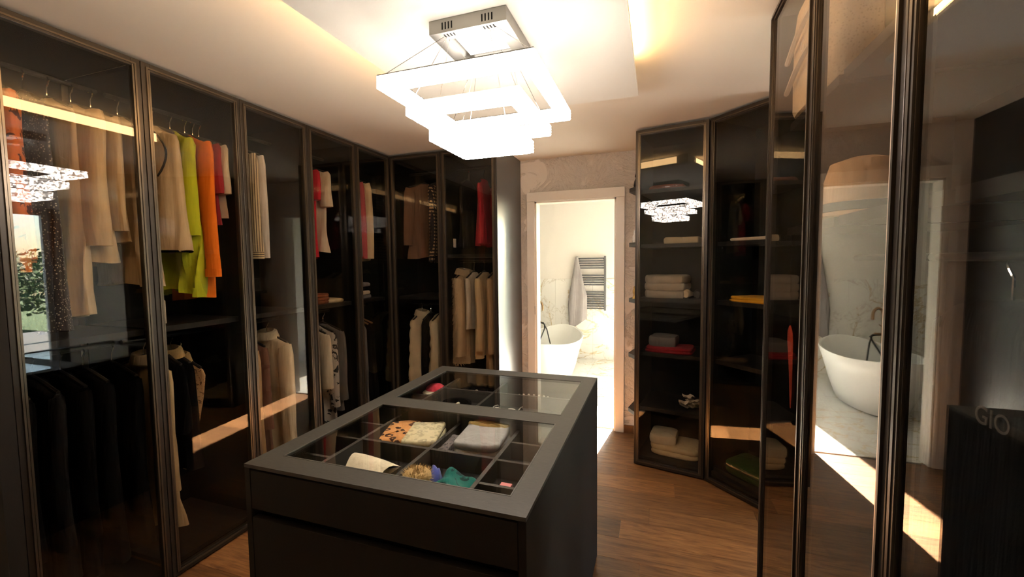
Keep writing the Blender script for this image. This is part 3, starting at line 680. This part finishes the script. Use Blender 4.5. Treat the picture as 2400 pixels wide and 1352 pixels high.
folded('sweater', 'cream sweater folded on the shelf below the brown scarf', 'sweater', A(.3, .22, 1.6705), a12, F['knit_cream'], .26, .24, 1, .045, 8)
folded('scarf', 'brown patterned scarf on the top shelf', 'scarf', A(.19, .2, 2.0705), a12, F['brown_scarf'], .26, .18, 1, .03, 9)
folded('towel', 'white towel folded on the corner shelf, above the yellow garment', 'towel', D(.25, .17, 1.6705), a45, F['off_white'], .34, .2, 1, .02, 10)
folded('garment', 'yellow garment folded on the angled corner shelf', 'clothes', D(.26, .17, 1.2705), a45, F['yellow_cloth'], .34, .2, 2, .018, 11)
# clear bag with green textile at the foot of the angled unit
gb_ = folded('storage_bag', 'green blanket in a clear plastic bag at the foot of the corner unit', 'bag', D(.26, .2, .1005), a45, F['green_cloth'], .36, .26, 2, .04, 12)
R = []
for zz, k in ((0, 1.0), (.01, 1.1), (.05, 1.13), (.09, 1.05), (.105, .7), (.112, .25)):
    R.append([(.19 * k * math.copysign(abs(math.cos(q)) ** .45, math.cos(q)) * (1 + .03 * math.sin(7 * q)), .135 * k * math.copysign(abs(math.sin(q)) ** .45, math.sin(q)), zz + .004 * math.sin(9 * q)) for q in (2 * PI * j / 40 for j in range(40))])
MB().loft(R).build('plastic_wrap', glass('plastic_film', (.86, .86, .86), .07, .12), gb_, smooth=True)
# knitwear piles on the side run shelf
for i, (yy, mt_, l_, lb) in enumerate(((2.53, 'brown_scarf', 1, 'brown sweater at the bottom of the knit pile under the crimson tee'), (2.69, 'knit_beige', 1, 'beige knit folded beside the brown sweater on the shelf'))):
    folded('sweater', lb, 'sweater', (XL - .23, yy, 1.2505), PI / 2, F[mt_], .15, .24, l_ + (0 if i else 2), .026, 20 + i)
folded('sweater', 'rust patterned knit lying on the brown sweater pile', 'sweater', (XL - .23, 2.535, 1.2765), PI / 2, F['tan_wool'], .14, .22, 1, .024, 23)
for i, (mt_, lb) in enumerate((('grey_cloth', 'grey folded jumper lowest in the corner shelf pile'), ('off_white', 'off-white folded jumper in the corner shelf pile'), ('charcoal', 'charcoal folded jumper in the corner shelf pile'), ('grey_cloth', 'grey folded jumper topmost in the corner shelf pile'))):
    folded('jumper', lb, 'jumper', (XL - .23, 2.98, 1.2505 + i * .0345), PI / 2, F[mt_], .26, .24, 1, .032, 30 + i)
def lathe_thing(kind, label, cat, loc, prof, m, n=20):
    o = MB().lathe(prof, (0, 0, 0), n).build(kind, m, smooth=True, loc=loc); return tag(o, label, cat)
lathe_thing('candle', 'white pillar candle on the shelf below the lime top', 'candle', (XL - .2, 1.475, 1.2505), [(0, 0), (.026, 0), (.027, .004), (.027, .118), (.023, .122), (0, .12)], mat('candle_wax', (.7, .62, .5), .6))

# ---------------------------------------------------------------- things on the open end shelves
E_ = lambda u, r, z: cabp(u, r, z, (-0.155, 3.262), -12.2)
fig = empty('cat_figurine', E_(-.05, .24, 2.1152), a12, 'small black cat figurine on the top open shelf', 'figurine')
bl = mat('black_glaze', (.012, .012, .012), .2)
MB().lathe([(0, 0), (.024, 0), (.028, .02), (.024, .05), (.014, .075), (.012, .082)], n=14).build('body', bl, fig, smooth=True)
MB().lathe([(0, .078), (.012, .08), (.019, .092), (.017, .106), (.008, .114), (0, .115)], n=12).build('head', bl, fig, smooth=True)
for s_ in (-1, 1): MB().lathe([(.006, .106), (.004, .12), (0, .13)], (s_ * .009, 0, 0), 6).build('ear', bl, fig)
def frame(label, loc, rz, w_, h_):
    r = empty('picture_frame', loc, rz, label, 'picture frame')
    b = MB(); q = .014
    b.box(-w_ / 2, w_ / 2, 0, .012, 0, q).box(-w_ / 2, w_ / 2, 0, .012, h_ - q, h_).box(-w_ / 2, -w_ / 2 + q, 0, .012, q, h_ - q).box(w_ / 2 - q, w_ / 2, 0, .012, q, h_ - q)
    b.build('frame', mat('silver_frame', (.55, .53, .5), .3, .6), r)
    MB().box(-w_ / 2 + q, w_ / 2 - q, .006, .01, q, h_ - q).build('photo', fab('photo_print', (.3, .28, .26), pattern='blot', col2=(.04, .04, .045), scale=30, bs=0), r)
    MB().box(-.01, .01, .012, .05, 0, .006).build('stand', M['black'], r)
frame('small silver framed photo on the middle open shelf', E_(-.085, .36, 1.2502), a12 - PI / 2, .13, .15)
frame('low wide framed photo on an upper open shelf', E_(-.085, .36, 1.6902), a12 - PI / 2, .17, .10)
lathe_thing('perfume_bottle', 'small white perfume bottle with black cap on an upper open shelf', 'bottle', E_(-.055, .2, 1.6902), [(0, 0), (.016, 0), (.018, .01), (.018, .05), (.008, .058), (.008, .075), (0, .076)], mat('white_glass', (.7, .66, .62), .2))
lathe_thing('gold_figurine', 'small golden figurine on the middle open shelf', 'figurine', E_(-.055, .2, 1.2502), [(0, 0), (.018, 0), (.014, .01), (.008, .03), (.014, .05), (.012, .07), (.005, .08), (.008, .09), (0, .098)], mat('gold_paint', (.55, .36, .12), .3, .8))

# ---------------------------------------------------------------- in the reflecting wardrobe run
c('bag_beige', (0.86, 0.72, 0.50), pattern='dots', col2=(0.60, 0.48, 0.31), scale=110)
bag = empty('storage_bag', (XR + .13, 1.715, 2.0705), 0, 'beige speckled storage bag with pale bands on the top shelf', 'bag')
R = []
for zz, k in ((0, .94), (.02, 1), (.15, 1.02), (.3, 1), (.36, .93), (.385, .7)):
    R.append([(.08 * k * math.copysign(abs(math.cos(q)) ** .5, math.cos(q)), .2 * k * math.copysign(abs(math.sin(q)) ** .5, math.sin(q)) + .004 * math.sin(8 * q), zz) for q in (2 * PI * j / 36 for j in range(36))])
MB().loft(R).build('body', F['bag_beige'], bag, smooth=True)
for zc in (.13, .24):
    MB().tube([(-.088 - .012 * math.sin(PI * t), -.18 + .36 * t, zc + .03 * math.cos(PI * t)) for t in [i / 12 for i in range(13)]], .009, 6).build('band', F['off_white'], bag, smooth=True)
def text(parent, s, loc, rot, size, m, name='lettering'):
    cu = bpy.data.curves.new(name, 'FONT'); cu.body = s; cu.size = size; cu.extrude = .0008; cu.align_x = 'CENTER'; cu.align_y = 'CENTER'
    cu.materials.append(m); tmp = bpy.data.objects.new(name + '_curve', cu); C.objects.link(tmp); bpy.context.view_layer.update()
    me = bpy.data.meshes.new_from_object(tmp.evaluated_get(bpy.context.evaluated_depsgraph_get())); bpy.data.objects.remove(tmp); bpy.data.curves.remove(cu)
    o = bpy.data.objects.new(name, me); C.objects.link(o); o.location = loc; o.rotation_euler = rot; o.parent = parent; return o
text(bag, 'G', (-.093, -.02, .185), (PI / 2, 0, -PI / 2), .05, mat('white_ink', (.8, .78, .74), .6))
hat = empty('felt_hat', (XR + .19, 1.62, 1.6705), 0, 'tan felt hat on the shelf behind the second glass door', 'hat')
c('hat_felt', (0.75, 0.50, 0.27))
MB().lathe([(0, .0), (.15, .0), (.155, .006), (.12, .014), (.105, .022), (.10, .12), (.085, .175), (.04, .19), (0, .185)], n=28).build('crown', F['hat_felt'], hat, smooth=True)
MB().lathe([(.1055, .024), (.1085, .025), (.1070, .05), (.1042, .051)], n=28).build('band', F['black_cloth'], hat, smooth=True)
sash = empty('sash', (XR + .075, 1.895, 1.6415), 0, 'red tapering sash hanging below the shelf near the glass, beside the doorway end', 'sash')
MB().tube([(0, 0, 0), (0, -.01, -.2), (0, -.013, -.35)], .003, 6).build('cord', M['black'], sash)
MB().loft([[(a * math.cos(q) * .25, -.03 * t + a * math.sin(q) * 1.2 + .012 * math.sin(5 * t), -.003 - .66 * t) for q in (2 * PI * k / 12 for k in range(12))] for t, a in ((.52, .005), (.56, .024), (.62, .027), (.68, .022), (.8, .015), (.92, .010), (1, .004))]).build('ribbon', c('sash_red', (0.75, 0.10, 0.05)), sash, smooth=True)
bx = empty('garment_bag', (XR + .30, 1.19, 1.5255), 0, 'black garment bag with grey lettering hanging under the shelf with the tan felt hat', 'garment bag')
R = []
for zz, a, b in ((-.07, .04, .05), (-.09, .05, .12), (-.14, .058, .2), (-.4, .062, .205), (-.8, .07, .21), (-1.3, .075, .215), (-1.36, .06, .205)):
    R.append([(a * math.copysign(abs(math.cos(q)) ** .5, math.cos(q)), b * math.copysign(abs(math.sin(q)) ** .5, math.sin(q)), zz) for q in (2 * PI * j / 32 for j in range(32))])
MB().loft(R).build('body', F['black_cloth'], bx, smooth=True)
MB().tube([(0, 0, -.075), (0, 0, -.022), (0, .012, -.006), (0, .02, .008), (0, .012, .02), (0, 0, .024), (0, -.012, .016)], .0032, 6).build('hanger', M['chrome'], bx, smooth=True)
text(bx, 'GIO', (-.0655, -.075, -.31), (PI / 2, 0, -PI / 2), .055, mat('grey_ink', (.10, .097, .094), .5))

# ---------------------------------------------------------------- things in the island trays
TZ = .8302
c('leopard', (0.72, 0.34, 0.12), pattern='leopard', col2=(0.07, 0.03, 0.02), scale=32)
c('cream_logo', (0.76, 0.66, 0.40), pattern='leopard', col2=(0.50, 0.44, 0.28), scale=38)
c('grey_silk', (0.42, 0.40, 0.37), rough=.6); c('pale_yellow', (0.80, 0.58, 0.22)); c('teal_silk', (0.015, 0.16, 0.13), rough=.3, pattern='blot', col2=(0.005, 0.03, 0.03), scale=26, bs=0)
c('blue_silk', (0.10, 0.12, 0.42), rough=.35, bs=0); c('dark_print', (0.16, 0.14, 0.13), pattern='blot', col2=(0.03, 0.03, 0.04), scale=50); c('cream_felt', (0.85, 0.74, 0.52)); c('red_felt', (0.75, 0.06, 0.09))
folded('scarf', 'leopard print scarf folded in an island tray', 'scarf', (-.955, 1.415, TZ), .25, F['leopard'], .13, .2, 3, .02, 40)
folded('scarf', 'cream patterned scarf folded beside the leopard one', 'scarf', (-.85, 1.41, TZ), .25, F['cream_logo'], .14, .21, 3, .023, 41)
folded('scarf', 'grey silk scarf folded square in an island tray', 'scarf', (-.61, 1.425, TZ), .05, F['grey_silk'], .18, .2, 3, .027, 42)
folded('scarf', 'pale yellow scarf edge showing behind the grey silk scarf', 'scarf', (-.62, 1.522 - .015, TZ), .0, F['pale_yellow'], .17, .03, 3, .03, 43)
folded('scarf', 'dark printed scarf tucked between the divider and the grey scarf', 'scarf', (-.728, 1.39, TZ), .0, F['dark_print'], .04, .16, 2, .024, 44)
# dark hat with folded cream brim
dh = empty('folded_hat', (-.90, 1.125, TZ), 0, 'dark hat with a curled cream brim in an island tray', 'hat')
MB().lathe([(0, 0), (.085, 0), (.09, .01), (.085, .04), (.06, .055), (0, .056)], n=24).build('crown', F['black_cloth'], dh, smooth=True)
g = []
for j in range(13):
    u = -1 + 2 * j / 12; row = []
    for i in range(7):
        v_ = i / 6; row.append((u * .10 * (1 - .25 * (1 - v_)) + .015, -.05 + .1 * v_ - .02 * u, .06 + .022 * math.sin(PI * v_) - .006 * u * u + .0 * i))
    g.append(row)
MB().loft(g, False, False, closed=False).build('brim', F['cream_felt'], dh, smooth=True)
MB().loft([[(.065, -.02, .062), (.115, .02, .058), (.10, .02, .03)], [(.04, -.09, .02), (.05, -.085, .0155), (.045, -.08, .012)]], True, True).build('brim_tip', F['cream_felt'], dh)
# fur scrunchie, teal and blue scarves
fs = MB(); rg = random.Random(8)
for i in range(24):
    q0 = 2 * PI * i / 24
R = []
for i in range(25):
    q = 2 * PI * i / 24
    R.append([((.026 + .02 * math.cos(p)) * math.cos(q) * (1 + .05 * rg.uniform(-1, 1)), (.026 + .02 * math.cos(p)) * math.sin(q), .022 + .022 * math.sin(p) * (1 + .1 * rg.uniform(-1, 1))) for p in (2 * PI * k / 10 for k in range(10))])
R[-1] = R[0]
sc_ = empty('fur_scrunchie', (-.705, 1.12, TZ + .028), 0, 'blond fur scrunchie in an island tray beside the teal scarf', 'scrunchie')
MB().loft(R, False, False).build('ring', F['fur_blond'], sc_, smooth=True)
t_ = MB()
for i in range(1100):
    q, p = rg.uniform(0, 2 * PI), rg.uniform(0, 2 * PI)
    n_ = Vector((math.cos(p) * math.cos(q), math.cos(p) * math.sin(q), math.sin(p))); b_ = Vector((.026 * math.cos(q), .026 * math.sin(q), .022)) + n_ * .018
    s_ = Vector((-math.sin(q), math.cos(q), 0)) * .0012; i0 = len(t_.v); t_.v += [tuple(b_ - s_), tuple(b_ + s_), tuple(b_ + n_ * .014)]; t_.f.append((i0, i0 + 1, i0 + 2))
o = t_.build('fur', F['fur_blond'], sc_); o['kind'] = 'stuff'
def crumple(kind, label, cat, loc, rz, m, wd, dp, h, seed):
    rg_ = random.Random(seed); nx, ny = 16, 12; ph = [rg_.uniform(0, 6) for _ in range(4)]; g_ = []
    for i in range(nx):
        u = i / (nx - 1) * 2 - 1; row = []
        for j in range(ny):
            v_ = j / (ny - 1) * 2 - 1; e = (1 - abs(u) ** 6) * (1 - abs(v_) ** 6)
            row.append((u * wd / 2 + .006 * math.sin(4 * v_ + ph[0]), v_ * dp / 2 + .006 * math.sin(3 * u + ph[1]), .001 + h * e * (.78 + .12 * math.sin(4 * u + ph[2] + 2 * v_) + .07 * math.sin(5 * v_ + ph[3]))))
        g_.append(row)
    o = MB().loft(g_, False, False, closed=False).build(kind, m, smooth=True, loc=loc, rot=(0, 0, rz)); return tag(o, label, cat)
crumple('scarf', 'teal satin scarf bunched in an island tray', 'scarf', (-.59, 1.13, TZ), -.1, F['teal_silk'], .14, .17, .07, 3)
crumple('scarf', 'blue and white silk scarf squeezed between scrunchie and teal scarf', 'scarf', (-.672, 1.16, TZ), .2, F['blue_silk'], .035, .13, .07, 4)
def small(kind, label, cat, loc, mb, m, **k):
    return tag(mb.build(kind, m, loc=loc, **k), label, cat)
small('gift_box', 'tiny pink box in an island side compartment', 'box', (-.425, 1.16, TZ), MB().box(-.018, .018, -.014, .014, 0, .05), mat('pink_card', (.75, .25, .24), .6), bevel=.002)
def ringpts(r, n=20, z=.006, wob=0): return [(r * math.cos(2 * PI * i / n), r * math.sin(2 * PI * i / n) * .8, z + wob * math.sin(6 * PI * i / n)) for i in range(n + 1)]
gold = mat('gold_jewellery', (.7, .45, .16), .25, 1.0)
small('bracelet', 'gold and pearl bracelet in an island side compartment near the glass edge', 'bracelet', (-.40, 1.485, TZ), MB().tube(ringpts(.04), .006, 8, False), gold, smooth=True)
small('chain', 'thin gold chain in an island side compartment behind the pink box', 'chain', (-.40, 1.36, TZ), MB().tube(ringpts(.035, 24, .005, .002), .003, 6, False), gold, smooth=True)
small('bracelet', 'dark beaded bracelet in the side compartment by the leopard scarf', 'bracelet', (-1.11, 1.36, TZ), MB().tube(ringpts(.032), .007, 8, False), M['steel'], smooth=True)
small('brooch', 'small golden brooch in the side compartment behind the dark bracelet', 'brooch', (-1.09, 1.48, TZ), MB().lathe([(0, 0), (.012, 0), (.016, .012), (.01, .03), (.004, .04), (0, .042)], n=10), gold, smooth=True)
small('ring_case', 'tiny silver ring in the front corner compartment', 'ring', (-1.12, 1.05, TZ), MB().tube(ringpts(.011), .004, 8, False), M['chrome'], smooth=True)
# far tray: belts, hat, jewellery
def belt(label, loc, m, tip, seed):
    r = empty('belt', loc, 0, label, 'belt'); rings = []
    for i in range(60):
        q = 2 * PI * i / 20; rr = .075 - .006 * i / 20
        p = (rr * math.cos(q), rr * math.sin(q) * .9); k = ((rr - .003) * math.cos(q), (rr - .003) * math.sin(q) * .9)
        rings.append([(p[0], p[1], .002), (p[0], p[1], .034), (k[0], k[1], .034), (k[0], k[1], .002)])
    MB().loft(rings).build('strap', m, r, smooth=False)
    MB().box(.03, .042, -.085, -.045, .02, .052).build('buckle', tip, r, bevel=.003)
    return r
belt('coiled black belt with cream buckle in the far island tray, nearer one', (-.93, 1.85, TZ), F['black_cloth'], F['cream_felt'], 1)
belt('coiled black belt with cream buckle in the far island tray, by the end wall', (-.925, 2.055, TZ), F['black_cloth'], F['cream_felt'], 2)
def cap_(label, loc, m, brim):
    r = empty('cap', loc, 0, label, 'hat')
    MB().lathe([(.055, 0), (.058, .03), (.05, .055), (.03, .07), (0, .074)], n=20).build('crown', m, r, smooth=True)
    MB().prism([(-.05, -.03), (-.035, -.075), (0, -.092), (.035, -.075), (.05, -.03)], .04, .046).build('peak', brim, r)
cap_('red cap with a cream peak in the far corner of the island', (-1.115, 1.975, TZ), F['red_felt'], F['cream_felt'])
folded('wallet', 'dark slim wallet in the far tray beside the divider', 'wallet', (-1.115, 1.74, TZ), 0, F['dress_brown'], .07, .12, 1, .02, 55)
nk = empty('necklace', (-.6, 2.055, TZ), 0, 'pearl and crystal necklace heaped in the far island tray', 'necklace')
pearl = mat('pearl', (.8, .74, .66), .2); rg = random.Random(12)
b_ = MB()
for i in range(46):
    q = 2 * PI * i / 23; rr = .05 + (.02 if i > 22 else 0)
    b_.lathe([(0, 0), (.005, .001), (.007, .006), (.005, .011), (0, .012)], (rr * 1.5 * math.cos(q), rr * .8 * math.sin(q), .0005 + (.010 if i > 22 else 0)), 8)
o = b_.build('bead', pearl, nk, smooth=True); o['kind'] = 'stuff'
sg = empty('sunglasses', (-.66, 1.80, TZ), .1, 'white rimmed sunglasses in the far island tray', 'sunglasses')
for s_ in (-1, 1):
    MB().tube([(s_ * .034 + .026 * math.cos(q), 0, .026 + .02 * math.sin(q)) for q in (2 * PI * i / 18 for i in range(19))], .003, 6, False).build('rim', pearl, sg, smooth=True)
    MB().loft([[(s_ * .034 + .025 * math.cos(q), yy, .026 + .019 * math.sin(q)) for q in (2 * PI * i / 18 for i in range(18))] for yy in (-.001, .001)]).build('lens', M['end_glass'], sg)
    MB().tube([(s_ * .061, 0, .034), (s_ * .064, .05, .034), (s_ * .062, .11, .02), (s_ * .06, .125, .006)], .0025, 6).build('temple', pearl, sg, smooth=True)
MB().tube([(-.009, 0, .03), (0, 0, .034), (.009, 0, .03)], .0025, 6).build('bridge', pearl, sg)

# ---------------------------------------------------------------- bathroom things
tub = empty('bathtub', (-1.31, 5.42, 0), 0, 'white freestanding oval bathtub seen through the doorway', 'bathtub')
R = []; n = 40
def oval(a, b, z, lift=0): return [(a * math.cos(q), b * math.sin(q), z + lift * abs(math.sin(q)) ** 3) for q in (2 * PI * j / n for j in range(n))]
for a, b, z, l_ in ((.22, .48, 0, 0), (.25, .52, .015, 0), (.31, .62, .2, .0), (.36, .72, .4, .03), (.40, .80, .54, .06), (.395, .795, .552, .06), (.375, .775, .545, .06), (.33, .68, .35, .02), (.27, .55, .16, 0), (.2, .42, .13, 0)):
    R.append(oval(a, b, z, l_))
MB().loft(R).build('shell', M['ceramic'], tub, smooth=True)
MB().lathe([(0, .132), (.025, .132), (.025, .137), (0, .138)], n=14).build('drain', M['chrome'], tub)
tap = empty('bath_tap', (-1.77, 6.30, 0), 0, 'bronze floor-standing bath tap with hose behind the tub', 'tap')
MB().lathe([(0, 0), (.045, 0), (.045, .012), (.02, .02), (0, .02)], n=16).build('base', M['copper'], tap, smooth=True)
MB().tube([(0, 0, .01), (0, 0, .85)] + [(.06 - .06 * math.cos(q), -.02 * (1 - math.cos(q)), .85 + .09 * math.sin(q)) for q in (PI * i / 8 for i in range(1, 9))] + [(.12, -.04, .80)], .016, 10).build('spout', M['copper'], tap, smooth=True)
MB().tube([(-.05, 0, .62), (.09, -.02, .62)], .018, 10).build('mixer', M['copper'], tap, smooth=True)
MB().tube([(.0, -.01, .66), (.0, -.03, .70), (.05, -.04, .74)], .008, 8).build('lever', M['copper'], tap, smooth=True)
for k_, e_ in ((0, (.36, -.55, .40)), (1, (.20, -.62, .38))):
    MB().tube([(.06 + .02 * k_, -.02, .61), (.16 + .02 * k_, -.15, .63 - .02 * k_), (.26 - .04 * k_, -.34, .56), e_], .009, 8).build('hose', M['radiator'], tap, smooth=True)
rad = empty('towel_radiator', (-.97, BY, 0.78), 0, 'anthracite ladder towel radiator on the bathroom wall', 'radiator')
for s_ in (-1, 1): MB().box(s_ * .215 - .015, s_ * .215 + .015, -.07, -.045, 0, .845).build('upright', M['radiator'], rad, bevel=.004)
z = .03
for grp in (8, 5, 5):
    for i in range(grp if grp != 8 else 8):
        MB().tube([(-.2, -.058, z), (.2, -.058, z)], .010, 8).build('rung', M['radiator'], rad, smooth=True); z += .037
    z += .075
for s_ in (-1, 1):
    for zz in (.06, .8): MB().tube([(s_ * .19, -.045, zz), (s_ * .19, -.0005, zz)], .008, 8).build('bracket', M['radiator'], rad)
tw = empty('bath_towel', (-1.185, BY - .085, 1.60), 0, 'grey towel hanging from the end of the ladder radiator', 'towel')
R = []
for i in range(15):
    t = i / 14; z = -1.06 * t + .012; wd = .02 + .13 * min(1, t * 1.6) * (1 - .25 * max(0, t - .7)); row = []
    for j in range(26):
        q = 2 * PI * j / 26
        row.append((wd * math.cos(q) * 1.0 + .015 * t, -.02 + (.018 + .02 * t) * math.sin(q) + .012 * math.sin(4 * q + 3 * t) * t, z - .10 * t * math.cos(q) * (1 if t > .5 else .2) * -1))
    R.append(row)
c('towel_grey', (0.17, 0.155, 0.15), bs=.7)
MB().loft(R).build('cloth', F['towel_grey'], tw, smooth=True)
MB().tube([(0, .02, .0), (0, -.02, .02), (0, -.03, -.02)], .006, 6).build('loop', F['towel_grey'], tw, smooth=True)
hk = empty('towel_hook', (-.74, BY, .70), 0, 'small double hook on the wall below the radiator', 'hook')
for s_ in (-1, 1): MB().tube([(s_ * .03, -.0005, 0), (s_ * .03, -.03, 0), (s_ * .03, -.035, .015)], .006, 8).build('peg', M['chrome'], hk, smooth=True)
MB().box(-.04, .04, -.006, -.0005, -.012, .012).build('plate', M['chrome'], hk)

# ---------------------------------------------------------------- outdoors, seen only in reflections
gr = struct(box('ground', mat('lawn', (.06, .10, .03), .9), -30, 30, 6.95, 40, -.4, -.25)); 
gr2 = struct(box('terrace', mat('terrace_stone', (.4, .38, .35), .8), 3.75, 12, -8, 6.9, -.4, -.25))
leafm = mat('leaf_green', (.05, .10, .02), .6)
def tree(label, x, y, h, r_, seed):
    rg_ = random.Random(seed); t = empty('tree', (x, y, -.25), 0, label, 'tree')
    MB().tube([(0, 0, 0), (.03, .02, h * .3), (0, .05, h * .6)], [.12, .09, .04], 8).build('trunk', mat('bark', (.10, .07, .05), .9), t, smooth=True)
    b = MB()
    for i in range(1800):
        d = Vector((rg_.gauss(0, 1), rg_.gauss(0, 1), rg_.gauss(0, 1))).normalized() * r_ * rg_.random() ** .4
        p = Vector((d.x, d.y, h * .62 + d.z * h * .36 / r_)); e1 = Vector((rg_.gauss(0, 1), rg_.gauss(0, 1), rg_.gauss(0, 1))).normalized() * .09; e2 = e1.orthogonal().normalized() * .05
        i0 = len(b.v); b.v += [tuple(p - e1), tuple(p + e2), tuple(p + e1), tuple(p - e2)]; b.f.append((i0, i0 + 1, i0 + 2, i0 + 3))
    o = b.build('foliage', leafm, t); o['kind'] = 'stuff'
struct(box('added_sun_blocker', M['white_wall'], 0.9, 4.6, 4.98, 9.8, 2.5, 2.62))  # unseen slab added to keep direct sun out of the bedroom
struct(box('wall_terrace', M['white_wall'], 1.1, 1.2, 7.0, 9.8, -.25, 2.5))
tree('tree outside the bedroom window, seen only as a reflection', 9.5, 6.2, 2.3, 1.3, 1)
tree('shorter tree outside the bedroom window beside the taller one', 8.4, 2.4, 1.9, .9, 2)
